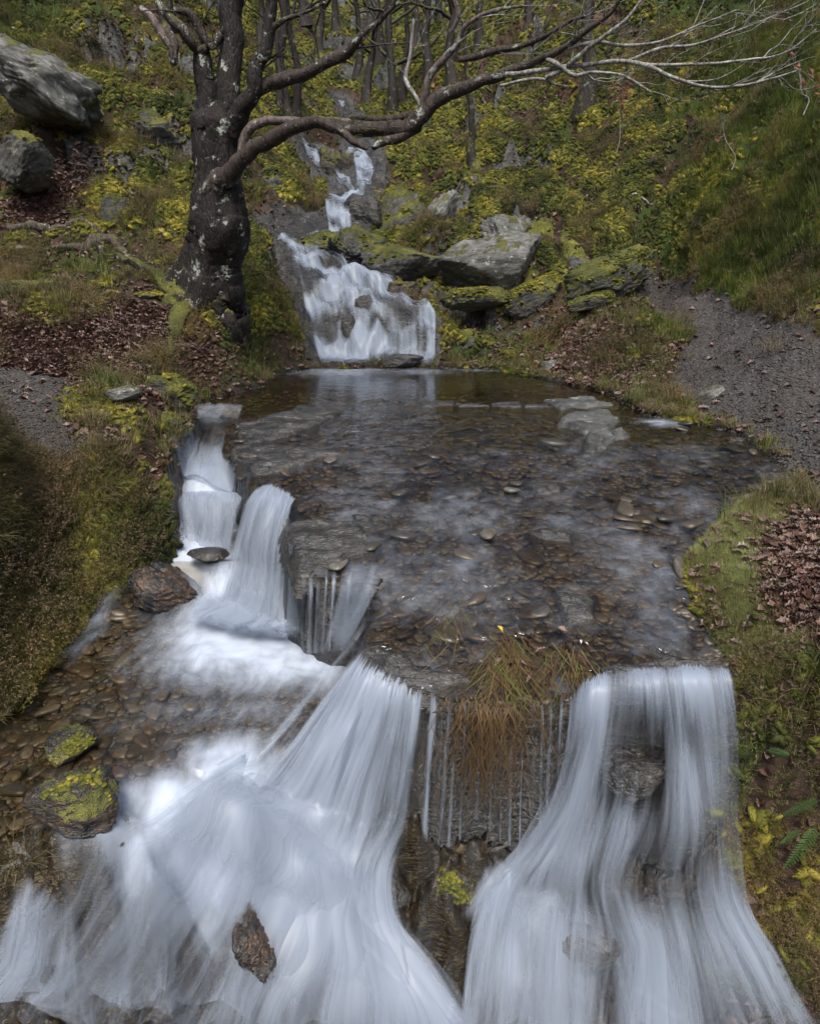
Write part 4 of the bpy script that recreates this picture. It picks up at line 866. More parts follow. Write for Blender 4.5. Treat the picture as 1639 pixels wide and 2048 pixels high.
def fall(name, guides, layers=3, nu=120, nv=90, drape=None, mat='veil', gap=.03, wob=.05, seed=0, edge=.08, top=.06, bottom=.0, single=True, ustreak=1., dens=1., tv=0., holes=0., floor=None):
    G = np.stack([catmull([pt(q) for q in g], nv) for g in guides], 0)              # guides x nv x 4
    t = np.linspace(0, 1, nu); G2 = np.empty((nu, nv, 4)); gt = np.linspace(0, 1, len(guides))
    for j in range(nv):
        for c in range(4): G2[:, j, c] = np.interp(t, gt, G[:, j, c])
    ker = max(3, nu//len(guides)//2)|1; kk = np.hanning(ker+2)[1:-1]; kk /= kk.sum()
    pad = np.concatenate([np.repeat(G2[:1], ker//2, 0), G2, np.repeat(G2[-1:], ker//2, 0)], 0)
    G2 = sum(kk[i]*pad[i:i+nu] for i in range(ker))
    cos, fcs, A = [], [], {'a': [], 'fu': [], 'fv': [], 'fs': []}; base = 0
    wid = np.linalg.norm(G2[-1, :, :3]-G2[0, :, :3], axis=1).mean()
    vl = np.concatenate([[0], np.cumsum(np.linalg.norm(np.diff(G2[nu//2, :, :3], axis=0), axis=1))])
    for L in range(layers):
        X = G2[..., :3].copy(); s = seed*7+L*3.3
        U, V = np.meshgrid(t, np.linspace(0, 1, nv), indexing='ij')
        drop = sst(0, .25, V)
        X[..., 1] -= (L*gap+wob*fbm(U*wid*7+s, V*vl[-1]*1.3, s, 2))*drop; X[..., 2] += (.4*L*gap+.5*wob*fbm(U*wid*5+s, V*vl[-1]*2, s+9, 2))*drop
        X[..., 0] += .35*wob*fbm(U*wid*4+s, V*vl[-1]*1.2, s+4, 2)*drop
        if drape is not None:
            hz = H(X[..., 0], X[..., 1])+drape*(1+L)
            z = hz.copy()
            for _ in range(6): z[:, 1:-1] = .25*z[:, :-2]+.5*z[:, 1:-1]+.25*z[:, 2:]; z[1:-1] = .25*z[:-2]+.5*z[1:-1]+.25*z[2:]; z = np.maximum(z, hz-.03)
            for j in range(1, nv): z[:, j] = np.maximum(z[:, j], z[:, j-1]-2.2*(vl[j]-vl[j-1]))
            X[..., 2] = np.maximum(z, hz-.02)+.01*fbm(U*wid*3, V*9, s, 2)
        if floor is not None:
            hz = H(X[..., 0], X[..., 1], GZS)+.025; fl = hz+floor*(1+.3*L)-(2*sst(.45, .25, V) if 'fall' in name else 0); d_ = .5*(X[..., 2]-fl); X[..., 2] = np.where(X[..., 2] > fl+.15, X[..., 2], fl+.5*((X[..., 2]-fl)+np.sqrt((X[..., 2]-fl)**2+.006)))
        a = (G2[..., 3]+.25*sst(.3, 0, V)*(name in ('main_waterfall', 'right_waterfall', 'left_waterfall')))*sst(0, edge, U)*sst(0, edge, 1-U)*sst(0, top, V-tv*(.5+.5*noise(U*nu*.28, s, 3.)))*(1 if not bottom else sst(0, bottom, 1-V))*dens
        if holes: a = a*np.clip(1-holes+holes*1.9*(.5+.9*fbm(U*wid*(2.2 if drape is not None else 3.2)+seed, V*vl[-1]*(1.6 if drape is not None else .55), 7, 3)), .05, 1.25)
        cos.append(X.reshape(-1, 3)); fcs.append(gridfaces(nu, nv)+base); base += nu*nv
        A['a'].append(a.ravel()); A['fu'].append((U*wid*ustreak+.06*fbm(U*3, V*2, s, 2)).ravel()); A['fv'].append(np.broadcast_to(vl, (nu, nv)).ravel()); A['fs'].append(np.full(nu*nv, s))
    me = mesh(name, np.concatenate(cos), np.concatenate(fcs), True, {k: np.concatenate(v) for k, v in A.items()})
    return tag(link(name, me, None, [M[mat]]), kind='structure')
# the cascade behind the pool, and the falls above it
fall('cascade', [[(548,490,13.3,.9),(572,528,12.6,.9),(584,580,12.05,.75),(600,640,11.5,.8),(620,700,10.95,.9),(636,738,10.55,1)],
  [(575,484,13.4,.8),(610,520,12.7,.7),(628,570,12.15,.95),(640,640,11.5,1),(655,700,10.95,1),(670,738,10.55,1.1)],
  [(600,484,13.4,.9),(650,515,12.75,.5),(672,565,12.2,.95),(690,640,11.5,.6),(705,700,10.95,.9),(712,738,10.55,1.1)],
  [(620,486,13.3,.8),(690,520,12.7,.5),(712,565,12.2,1),(732,630,11.6,.9),(742,690,11.05,1),(750,738,10.55,1.1)],
  [(640,492,13.2,.5),(718,540,12.5,.9),(750,590,12.0,.95),(785,640,11.45,.7),(800,690,11.0,.6),(800,738,10.55,.9)],
  [(660,500,13.1,.3),(732,548,12.45,.9),(790,604,11.8,.9),(838,645,11.3,.75),(846,690,11.0,.5),(846,738,10.55,.9)],
  [(670,505,13.1,.2),(742,560,12.4,.7),(805,610,11.75,.85),(872,650,11.2,1),(874,690,10.95,1),(874,738,10.6,.9)]], 3, 150, 110, drape=.03, mat='veil2', seed=1, edge=.05, gap=.0, top=.02, bottom=.04, wob=.03, holes=.85, dens=.95, ustreak=1.8)
fall('upper_fall', [[(648,412,15.6,.9),(650,435,15.1,1),(655,468,14.5,1),(610,486,13.6,.7)],[(672,410,15.6,1),(675,435,15.1,1),(682,466,14.5,1),(640,488,13.5,.8)],[(700,404,15.7,.9),(702,430,15.1,.8),(704,460,14.6,.8),(672,486,13.5,.5)]], 3, 50, 50, drape=.05, mat='veil2', seed=2, holes=.6, wob=.03, gap=0)
fall('upper_fall', [[(722,372,17.2,.8),(702,385,16.6,.9),(680,400,15.9,.9),(655,414,15.5,.9)],[(736,384,16.9,.9),(718,396,16.2,1),(704,410,15.7,1),(690,418,15.4,.9)]], 3, 30, 40, drape=.05, mat='veil2', seed=3, holes=.6, wob=.02, gap=0)
fall('upper_fall', [[(702,312,19.2,.9),(708,335,18.3,.95),(712,372,17.2,.9)],[(716,308,19.3,1),(728,335,18.3,1),(732,376,17.1,1)],[(724,308,19.3,.7),(748,340,18.1,1),(744,376,17.1,1)]], 3, 34, 40, drape=.06, mat='veil2', seed=4, holes=.6, wob=.03, gap=0)
fall('upper_fall', [[(686,284,20.5,.9),(700,296,19.8,.8),(708,315,19.1,.9)],[(702,282,20.6,.8),(714,296,19.8,.7),(722,314,19.1,.8)]], 2, 20, 24, drape=.05, mat='veil2', seed=5, holes=.6, wob=.02, gap=0)
fall('upper_fall', [[(600,280,20.2,.9),(612,305,19.4,.9),(640,340,18.4,.9),(672,368,17.5,.8),(700,386,16.6,.9)],[(622,280,20.2,1),(632,300,19.4,1),(655,335,18.4,.9),(684,364,17.5,.7),(712,382,16.6,.9)]], 3, 34, 70, drape=.06, mat='veil2', seed=6, holes=.6, wob=.03, gap=0)
fall('upper_fall', [[(678,214,30.5,.9),(676,226,29.8,1),(686,244,28.6,.9)],[(692,212,30.6,.9),(686,226,29.8,1),(696,244,28.6,.8)]], 2, 12, 20, drape=.1, mat='veil2', seed=7, wob=.02, gap=0)
fall('upper_fall', [[(714,540,12.55,.8),(718,560,12.4,.9),(722,582,12.2,.8)],[(732,548,12.5,.8),(738,566,12.3,.9),(740,586,12.1,.8)]], 2, 16, 20, mat='veil2', seed=8, wob=.02)
# the gully on the left
fall('gully_fall', [[(388,806,7.5,.3),(388,824,7.28,.7),(390,846,7.15,.6)],[(440,803,7.55,.3),(440,822,7.28,.8),(440,848,7.15,.8)],[(492,806,7.5,.3),(486,826,7.25,.8),(478,848,7.1,.6)]], 2, 60, 20, mat='veil2', seed=9, wob=.01, gap=.02, top=.15, bottom=.2)
fall('gully_fall', [[(395,850,7.0,.2),(388,880,6.6,.25),(372,930,6.1,.8),(352,985,5.75,.9)],[(430,845,7.0,.35),(418,885,6.6,.4),(408,930,6.1,.7),(400,985,5.7,1)],[(465,850,6.95,.15),(455,890,6.5,.4),(452,935,6.0,.85),(485,985,5.6,.9)]], 3, 80, 50, drape=.04, mat='veil2', seed=10, gap=0, wob=.03)
fall('gully_fall', [[(352,982,5.7,.8),(358,1020,5.52,.95),(368,1085,5.35,.8)],[(390,978,5.66,.9),(392,1020,5.5,.8),(396,1090,5.35,.9)],[(440,980,5.6,.9),(440,1020,5.45,.8),(430,1095,5.3,.7)],[(500,984,5.45,.8),(480,1030,5.35,.85),(468,1100,5.2,.8)]], 3, 110, 50, mat='veil', seed=11, wob=.03, top=.04)
# the left fall off the shelf
fall('left_waterfall', [[(520,965,None,.3),(498,1000,5.0,.7),(478,1060,4.9,.75),(455,1150,4.75,.7),(430,1240,4.55,.9)],
  [(545,962,None,.5),(532,985,4.95,.9),(510,1060,4.75,.75),(490,1150,4.6,.7),(470,1260,4.4,1)],
  [(575,975,None,.5),(565,1000,4.85,.9),(548,1060,4.65,.75),(535,1150,4.5,.65),(520,1280,4.3,1)],
  [(600,995,None,.4),(588,1010,4.8,.8),(578,1060,4.6,.8),(570,1150,4.4,.55),(560,1290,4.2,.9)]], 4, 150, 90, mat='veil', seed=12, wob=.04, bottom=.16, floor=.09, top=.04, tv=.12)
fall('splash', [[(400,1190,4.6,.2),(380,1240,4.45,.7),(340,1310,4.25,.35)],[(440,1170,4.65,.5),(420,1230,4.5,1.1),(380,1330,4.15,.4)],[(500,1180,4.5,.7),(480,1260,4.35,1.1),(440,1350,4.05,.4)],[(560,1230,4.3,.6),(560,1290,4.2,1),(540,1360,4.0,.4)],[(620,1280,4.1,.4),(640,1320,4.0,.8),(640,1360,3.9,.3)]], 4, 100, 50, mat='veil', seed=13, wob=.05, floor=.11, edge=.25, top=.3, bottom=.4, ustreak=.5)
def streams(name, lst, seed, mat='veil'):
    """separate thin streams: each its own narrow sheet, all one curtain"""
    for k, (px, py, qx, qy, Y0, Y1, wpx, a) in enumerate(lst):
        e = lambda d: [(px+d*wpx*.5, py-14, None, a*.2), (px+d*wpx*.5, py+10, Y0, a), (.5*(px+qx)+d*wpx*.45, .5*(py+qy), .5*(Y0+Y1)-.01, a*.8), (qx+d*wpx*.6, qy, Y1, a)]
        fall(name, [e(-1), e(1)], 2, 14, 34, mat=mat, seed=seed+k, wob=.012, gap=.02, edge=.5, top=.04, dens=1.2)
rs_ = np.random.RandomState(5)
streams('middle_fall', [(606+i*15.5, 1156+rs_.uniform(-6, 4), 604+i*13.5, 1310-i*2, 3.93-.01*i, 3.88, rs_.uniform(12, 30), rs_.uniform(.4, .8)) for i in range(7)], 200)
fall('middle_fall', [[(690,1110,None,.1),(676,1158,3.83,.5),(655,1230,3.82,.5),(625,1310,3.86,.5)],[(722,1110,None,.2),(712,1160,3.78,.6),(690,1230,3.78,.6),(645,1325,3.8,.6)],[(752,1120,None,.2),(738,1168,3.72,.6),(712,1240,3.68,.65),(660,1335,3.62,.7)],[(778,1140,None,.1),(756,1185,3.66,.5),(728,1240,3.58,.6),(680,1330,3.5,.7)]], 3, 90, 60, seed=14, wob=.03, edge=.2, bottom=.25, top=.05, tv=.2)
# the main fall
fall('main_waterfall', [
  [(756,1180,None,.05),(738,1215,3.62,.25),(690,1290,3.5,.5),(600,1390,3.38,.8),(500,1500,3.1,.7),(390,1590,2.85,.7),(280,1660,2.66,.5),(150,1760,2.42,.5),(40,1900,2.2,.8),(-20,2000,2.1,.8)],
  [(730,1270,None,.12),(706,1312,3.38,.85),(640,1390,3.3,.9),(570,1490,3.15,.95),(480,1590,2.95,.95),(400,1670,2.74,.8),(300,1760,2.52,.4),(210,1880,2.3,.5),(130,1980,2.16,.4),(100,2070,2.1,.5)],
  [(742,1290,None,.12),(716,1330,3.3,.9),(670,1410,3.25,.95),(620,1500,3.12,1),(560,1600,2.98,1.05),(500,1690,2.8,1),(430,1790,2.58,.75),(350,1900,2.36,.45),(290,1990,2.22,.6),(260,2070,2.14,.7)],
  [(770,1310,None,.12),(745,1350,3.24,.9),(712,1430,3.2,.85),(680,1520,3.1,.9),(640,1620,3.0,1),(590,1710,2.85,1.1),(545,1800,2.64,1),(470,1910,2.44,.4),(430,2000,2.32,.6),(400,2070,2.25,.8)],
  [(800,1325,None,.12),(780,1362,3.2,.9),(760,1440,3.17,.75),(738,1530,3.1,.7),(705,1630,3.0,.75),(670,1720,2.9,1.05),(650,1800,2.7,1.15),(640,1900,2.52,1),(600,2000,2.36,.7),(590,2070,2.3,.6)],
  [(838,1345,None,.12),(826,1385,3.17,.8),(812,1460,3.15,.65),(800,1540,3.1,.55),(780,1630,3.02,.5),(745,1720,2.9,.8),(740,1810,2.76,1),(780,1900,2.6,1.1),(820,1990,2.46,1),(830,2070,2.38,.9)],
  [(868,1365,None,.15),(856,1396,3.16,.5),(848,1470,3.14,.4),(842,1560,3.1,.35),(830,1650,3.03,.4),(800,1740,2.92,.8),(820,1830,2.76,.5),(880,1920,2.6,.8),(960,2010,2.48,1),(1000,2070,2.42,1)]],
  4, 240, 130, seed=20, holes=.5, wob=.05, floor=.05, gap=.035, top=.03, edge=.09, tv=.11)
streams('thin_stream', [(866,1388,846,1700,3.15,3.03,26,1.0),(913,1396,896,1690,3.14,3.04,16,.9),(884,1390,878,1560,3.14,3.06,9,.6),(940,1402,930,1560,3.14,3.07,8,.45),(1046,1408,1038,1700,3.14,3.04,8,.7),(1022,1404,1018,1690,3.14,3.04,11,.7),(984,1404,978,1660,3.14,3.05,12,.5),(1068,1404,1062,1690,3.13,3.04,9,.6),(1100,1400,1092,1660,3.13,3.04,14,.6),(1122,1396,1108,1640,3.13,3.04,16,.65),(960,1402,952,1640,3.10,3.03,14,.5),(1002,1404,1000,1680,3.09,3.02,9,.6),(1084,1402,1078,1680,3.09,3.02,10,.65),(898,1394,880,1690,3.12,3.03,20,.7),(930,1400,918,1680,3.1,3.03,12,.6)], 230)
# the right fall
fall('right_waterfall', [
  [(1140,1362,None,.2),(1136,1400,3.12,.5),(1120,1500,3.08,.5),(1085,1600,3.02,.55),(1030,1690,2.97,.7),(960,1790,2.86,.9),(930,1900,2.7,.9),(910,2070,2.45,.8)],
  [(1178,1340,None,.12),(1174,1370,3.1,.85),(1158,1470,3.06,.6),(1128,1590,3.0,.75),(1080,1690,2.95,.85),(1030,1780,2.86,.6),(1010,1890,2.72,.95),(1000,2070,2.46,.8)],
  [(1215,1330,None,.12),(1212,1362,3.1,.9),(1200,1460,3.05,.7),(1180,1570,2.99,.75),(1150,1690,2.93,.8),(1130,1780,2.86,.4),(1120,1880,2.73,.7),(1110,2070,2.47,.7)],
  [(1262,1326,None,.12),(1262,1356,3.1,.9),(1260,1450,3.05,.5),(1256,1540,2.97,.35),(1240,1640,2.88,.9),(1200,1760,2.82,.85),(1220,1880,2.72,.85),(1210,2070,2.5,.7)],
  [(1310,1324,None,.12),(1312,1352,3.1,.95),(1312,1450,3.05,.6),(1308,1550,2.98,.25),(1296,1640,2.9,.45),(1260,1760,2.84,.25),(1300,1880,2.74,.7),(1330,2070,2.54,.75)],
  [(1360,1322,None,.12),(1364,1350,3.1,.95),(1366,1450,3.05,.45),(1372,1550,2.98,.75),(1380,1640,2.92,.5),(1370,1760,2.88,.3),(1390,1880,2.76,.6),(1430,2070,2.56,.4)],
  [(1405,1322,None,.12),(1410,1350,3.1,.9),(1416,1450,3.06,.5),(1420,1560,3.02,.5),(1420,1680,2.98,.4),(1430,1790,2.93,.8),(1480,1900,2.8,.95),(1560,2070,2.6,.6)],
  [(1452,1324,None,.2),(1460,1352,3.1,.7),(1464,1450,3.07,.4),(1466,1560,3.04,.3),(1468,1680,3.0,.4),(1490,1800,2.94,.75),(1550,1910,2.82,.8),(1640,2070,2.64,.5)]],
  4, 260, 120, seed=30, holes=.45, wob=.04, floor=.04, gap=.03, top=.03, edge=.02, tv=.10, dens=1.05)
fall('splash', [[(960,1720,2.98,.1),(920,1790,2.86,.7),(880,1900,2.7,.5)],[(1010,1700,2.98,.7),(990,1780,2.86,1.0),(960,1900,2.7,.8)],[(1070,1740,2.94,.6),(1060,1820,2.82,.8),(1040,1930,2.68,.6)],[(1130,1790,2.9,.3),(1160,1870,2.78,.7),(1180,1960,2.66,.6)]], 3, 70, 40, seed=41, wob=.05, floor=.07, edge=.2, top=.3, bottom=.35, ustreak=.5)
fall('splash', [[(1380,1800,2.96,.1),(1400,1870,2.86,.5),(1430,1960,2.76,.4)],[(1430,1770,2.97,.5),(1460,1850,2.87,.9),(1510,1980,2.74,.8)],[(1480,1790,2.97,.3),(1540,1880,2.86,.8),(1600,2010,2.72,.6)]], 3, 60, 40, seed=42, wob=.05, floor=.07, edge=.25, top=.3, bottom=.3, ustreak=.5)
fall('splash', [[(420,1560,2.92,.2),(330,1640,2.72,.8),(230,1740,2.5,.3)],[(500,1570,2.96,.7),(420,1680,2.74,.9),(340,1800,2.52,.5)],[(590,1640,2.94,.7),(540,1740,2.76,1.1),(490,1860,2.54,.6)],[(680,1700,2.9,.5),(680,1780,2.76,1.1),(680,1900,2.58,.9)],[(740,1740,2.88,.3),(790,1830,2.74,.9),(850,1960,2.56,.9)]], 4, 110, 50, seed=43, wob=.05, floor=.08, edge=.2, top=.3, bottom=.35, ustreak=.5)
fall('left_cascade', [[(60,1800,2.34,.2),(30,1880,2.22,.7),(-30,2020,2.08,.8)],[(110,1820,2.32,.5),(90,1900,2.2,.8),(40,2060,2.06,.8)],[(160,1830,2.33,.3),(160,1920,2.2,.5),(140,2070,2.08,.6)],[(220,1860,2.34,.1),(220,1950,2.2,.3),(240,2070,2.1,.7)]], 3, 90, 50, seed=44, wob=.04, floor=.06, top=.2, edge=.15)

fall('left_cascade', [[(170,1640,2.56,.1),(150,1740,2.40,.3),(120,1900,2.2,.35),(110,2060,2.06,.6)],[(250,1650,2.6,.35),(240,1760,2.44,.4),(230,1900,2.27,.3),(220,2060,2.12,.6)],[(340,1660,2.68,.5),(330,1780,2.5,.55),(320,1920,2.32,.45),(310,2060,2.18,.6)],[(430,1680,2.74,.6),(420,1800,2.56,.6),(400,1930,2.38,.5),(380,2060,2.22,.6)]], 3, 120, 60, seed=45, wob=.04, floor=.05, top=.25, edge=.2, gap=.02)
# ------------------------------------------------------------------ trees
def tube(paths, sides=8, bumpy=.0, seed=0):
    """paths: list of (n,4) arrays x,y,z,radius -> one mesh"""
    co, fc, mo = [], [], []; base = 0
    for P in paths:
        P = np.asarray(P, float); n = len(P); T = np.gradient(P[:, :3], axis=0); T /= np.linalg.norm(T, axis=1)[:, None]+1e-9
        ref = np.array([.0, 1., .13]) if abs(T[:, 1]).mean() < .8 else np.array([1., 0, 0])
        A = np.cross(T, ref); A /= np.linalg.norm(A, axis=1)[:, None]+1e-9; B = np.cross(T, A); th = np.arange(sides)/sides*2*math.pi
        r = P[:, 3][:, None]*np.ones(sides)
        D = A[:, None]*np.cos(th)[None, :, None]+B[:, None]*np.sin(th)[None, :, None]
        if bumpy:
            Q = P[:, None, :3]+D*r[..., None]; sc = 1/np.maximum(P[:, 3].max()*2.2, .03)
            r = r*(1+bumpy*(1.1*fbm(D[..., 0]*1.3+seed, D[..., 2]*1.3+D[..., 1], Q[..., 2]*sc*.3+Q[..., 0]*sc*.3, 3)+.6*fbm(D[..., 0]*4+seed, D[..., 1]*4, Q[..., 2]*sc*.5+Q[..., 0]*sc*.3+D[..., 2], 3)))
        V = P[:, None, :3]+D*r[..., None]; co.append(V.reshape(-1, 3))
        i = np.arange(n*sides).reshape(n, sides)+base; j = np.roll(i, -1, axis=1)
        fc.append(np.stack([i[:-1], j[:-1], j[1:], i[1:]], -1).reshape(-1, 4)); base += n*sides
        co.append(P[-1:, :3]+T[-1:]*P[-1, 3]); tip = base; base += 1
        fc.append(np.stack([i[-1], j[-1], np.full(sides, tip), np.full(sides, tip)], -1)); mo.append(0)
    q = np.concatenate(fc); tri = q[:, 2] == q[:, 3]
    return np.concatenate(co), [q[~tri], q[tri][:, :3]]
def limb(name, pts, mat, parent=None, sides=12, bumpy=.12, n=None, seed=0, drape=None, mossy=0.):
    """pts: (px, py, distance, width in px)"""
    W = []
    for q in pts:
        if len(q) == 3:                    # on the ground
            c = hit(q[0], q[1]); dp = c.y*CP+(CH-c.z)*SP; W.append((c.x, c.y, c.z, q[2]/F*dp/2))
        else:
            c = atY(q[0], q[1], q[2]); dp = c[1]*CP+(CH-c[2])*SP; W.append((*c, q[3]/F*dp/2))
    W = np.array(W); P = catmull(W, n or max(10, 6*len(W)))
    if drape is not None: P[:, 2] = np.maximum(H(P[:, 0], P[:, 1])+P[:, 3]*drape, np.where(np.arange(len(P)) < len(P)*.3, P[:, 2], -99))
    ln = np.linalg.norm(np.diff(P[:, :3], axis=0), axis=1).sum(); wob = min(.05, P[:, 3].mean()*.7)
    s = np.linspace(0, ln, len(P)); P[:, 0] += wob*fbm(s*2.3, seed*3.1, 1, 3); P[:, 2] += wob*fbm(s*2.3, seed*3.1, 5, 3); P[:, 3] *= 1+.10*fbm(s*1.6, seed, 9, 2)
    co, fc = tube([P], sides, bumpy, seed); c0 = np.array(co[0]) if parent is None else np.zeros(3)
    o = link(name, mesh(name, co-c0, fc, True, {'mossy': mossy*.6+(.42*np.exp(-np.clip(co[:, 2]-1.2, 0, 9)/.30)*np.clip(.55-.5*(co[:, 0]+2.55)/.35, .15, 1) if mat == 'bark' else 0)+np.zeros(len(co))}), parent, [M[mat]])
    if parent is None: o.location = c0
    o['_p'] = 0; del o['_p']; return o, P
def twiggery(P, rs, L0, depth, up=.12, start=.25, every=3, r0=.35, dirbias=(0, 0, 0), out=None):
    out = [] if out is None else out
    n = len(P); T = np.gradient(P[:, :3], axis=0); T /= np.linalg.norm(T, axis=1)[:, None]+1e-9
    for i in range(int(n*start), n, every):
        if rs.rand() < .15: continue
        d = T[i]+rs.normal(0, .55, 3)*np.array([1, .8, .9])+np.array(dirbias); d[2] += up; d /= np.linalg.norm(d)
        L = L0*rs.uniform(.45, 1.1); k = 7; r = min(P[i, 3]*.75, max(.002, L*.011)); q = [np.array([*P[i, :3], r])]
        for s in range(1, k):
            d = d+rs.normal(0, .17, 3)+np.array([0, 0, up*.25]); d /= np.linalg.norm(d); p = q[-1][:3]+d*L/(k-1); q.append(np.array([*p, max(.0013, r*(1-.85*s/(k-1)))]))
        q = np.array(q); out.append(q)
        if depth > 1: twiggery(q, rs, L*.55, depth-1, up, .3, 2, r0, dirbias, out)
    return out
def twigs(name, parent, P, seed, L0, depth=2, mat='twig', lab=None, **k):
    paths = twiggery(P, np.random.RandomState(seed), L0, depth, **k)
    co, fc = tube(paths, 4); o = link(name, mesh(name, co, fc, True, {'mossy': np.zeros(len(co))}), parent, [M[mat]]); o['kind'] = 'stuff'; return o
oak = empty('oak_tree', (0, 0, 0), 'old oak with a dark lichen spotted trunk and mossy foot beside the cascade', 'tree')
limb('trunk', [(396,655,9.3,215),(404,605,9.22,180),(411,570,9.15,146),(420,535,9.1,122),(432,500,9.05,108),(441,455,9.0,112),(440,425,9.0,102),(437,390,9.0,93),(433,340,9,82),(431,285,9,82),(431,240,9,86)], 'bark', oak, 48, .17, 90, 1, mossy=.0)
limb('stem', [(418,262,8.98,44),(411,180,9,40),(407,120,9,36),(404,92,9,26)], 'bark', oak, 16, .14, 40, 2)
_, PB = limb('stem', [(446,260,9.05,56),(456,180,9.05,50),(461,100,9.1,47),(468,20,9.1,44),(472,-90,9.1,40)], 'bark', oak, 18, .13, 50, 3)
_, PC = limb('stem', [(463,270,8.95,40),(485,222,8.9,36),(505,180,8.8,31),(517,130,8.8,29),(530,90,8.8,27),(540,40,8.8,25),(552,-70,8.8,20)], 'bark', oak, 16, .13, 50, 4)
_, PD = limb('branch', [(505,186,8.85,22),(545,166,8.9,26),(590,155,8.8,25),(630,136,8.75,22),(680,112,8.7,23),(715,86,8.6,18),(760,40,8.5,11),(800,2,8.4,7)], 'limb', oak, 14, .13, 50, 5)
_, PE = limb('branch', [(425,392,8.85,50),(438,366,8.78,46),(462,343,8.7,36),(490,315,8.6,30),(530,288,8.5,28),(570,262,8.4,28),(610,248,8.3,24),(660,252,8.2,22),(700,272,8.1,15),(727,292,8,8)], 'limb', oak, 16, .13, 60, 6)
_, PF = limb('branch', [(480,306,8.68,13),(487,276,8.68,18),(502,256,8.65,19),(535,244,8.6,17),(585,241,8.5,15),(640,243,8.42,14),(700,246,8.34,13)], 'barebark', oak, 12, .09, 40, 7)
limb('branch', [(412,96,8.95,18),(388,96,8.92,15),(378,80,8.85,20),(360,56,8.8,22),(338,36,8.8,19),(318,4,8.8,14)], 'limb', oak, 12, .2, 30, 8, mossy=.35)
limb('branch', [(330,60,8.75,14),(345,88,8.7,19),(344,110,8.68,18),(343,126,8.66,12)], 'limb', oak, 12, .22, 20, 9, mossy=.1)
limb('branch', [(345,96,8.7,16),(328,70,8.72,17),(305,38,8.75,15),(284,16,8.78,12)], 'barebark', oak, 12, .14, 20, 10)
_, PJ = limb('branch', [(440,70,9.0,16),(420,92,8.95,18),(400,60,8.95,16),(380,30,8.9,15),(350,20,8.9,12)], 'limb', oak, 10, .14, 30, 11)
_, PK = limb('branch', [(536,60,8.8,16),(560,45,8.75,11),(600,30,8.7,8),(650,6,8.6,5)], 'limb', oak, 8, .1, 24, 12)
for k, (P_, L) in enumerate([(PB, .9), (PC, .8), (PD, .8), (PJ, .7), (PK, .8)]): twigs('twigs', oak, P_, 300+k, L*1.2, 3, 'darktwig', start=.35, every=3)
# roots of the oak over the bank
for k, (pts, m_) in enumerate([([(420,490,9.1,40),(400,540,9.1,60),(370,575,9.1,38),(345,590,34),(300,548,26),(240,520,18),(180,498,15)], .3), ([(425,490,9.0,40),(405,560,9.0,56),(385,600,8.95,36),(365,636,30),(348,660,24),(338,700,16),(330,725,9)], .35),
    ([(430,490,9.0,40),(428,560,9.0,70),(432,600,8.95,50),(445,636,34),(462,670,30),(492,705,26),(512,740,14)], .4), ([(260,655,10),(300,662,14),(330,690,15),(390,700,12),(450,712,7)], .0), ([(10,460,18),(70,458,16),(140,455,12),(200,470,10),(255,490,9)], .0),
    ([(20,500,12),(100,503,14),(160,498,20),(190,487,24),(235,495,15),(262,515,10)], .1), ([(330,700,12),(345,740,16),(350,780,14),(340,820,10)], .3), ([(200,768,12),(240,745,13),(300,735,13),(345,722,10)], .1), ([(215,800,10),(205,845,14),(155,875,10)], .2)]):
    limb('root', pts, 'bark' if k < 3 else 'root', oak, 14, .34, 60, 40+k, drape=.05, mossy=m_)
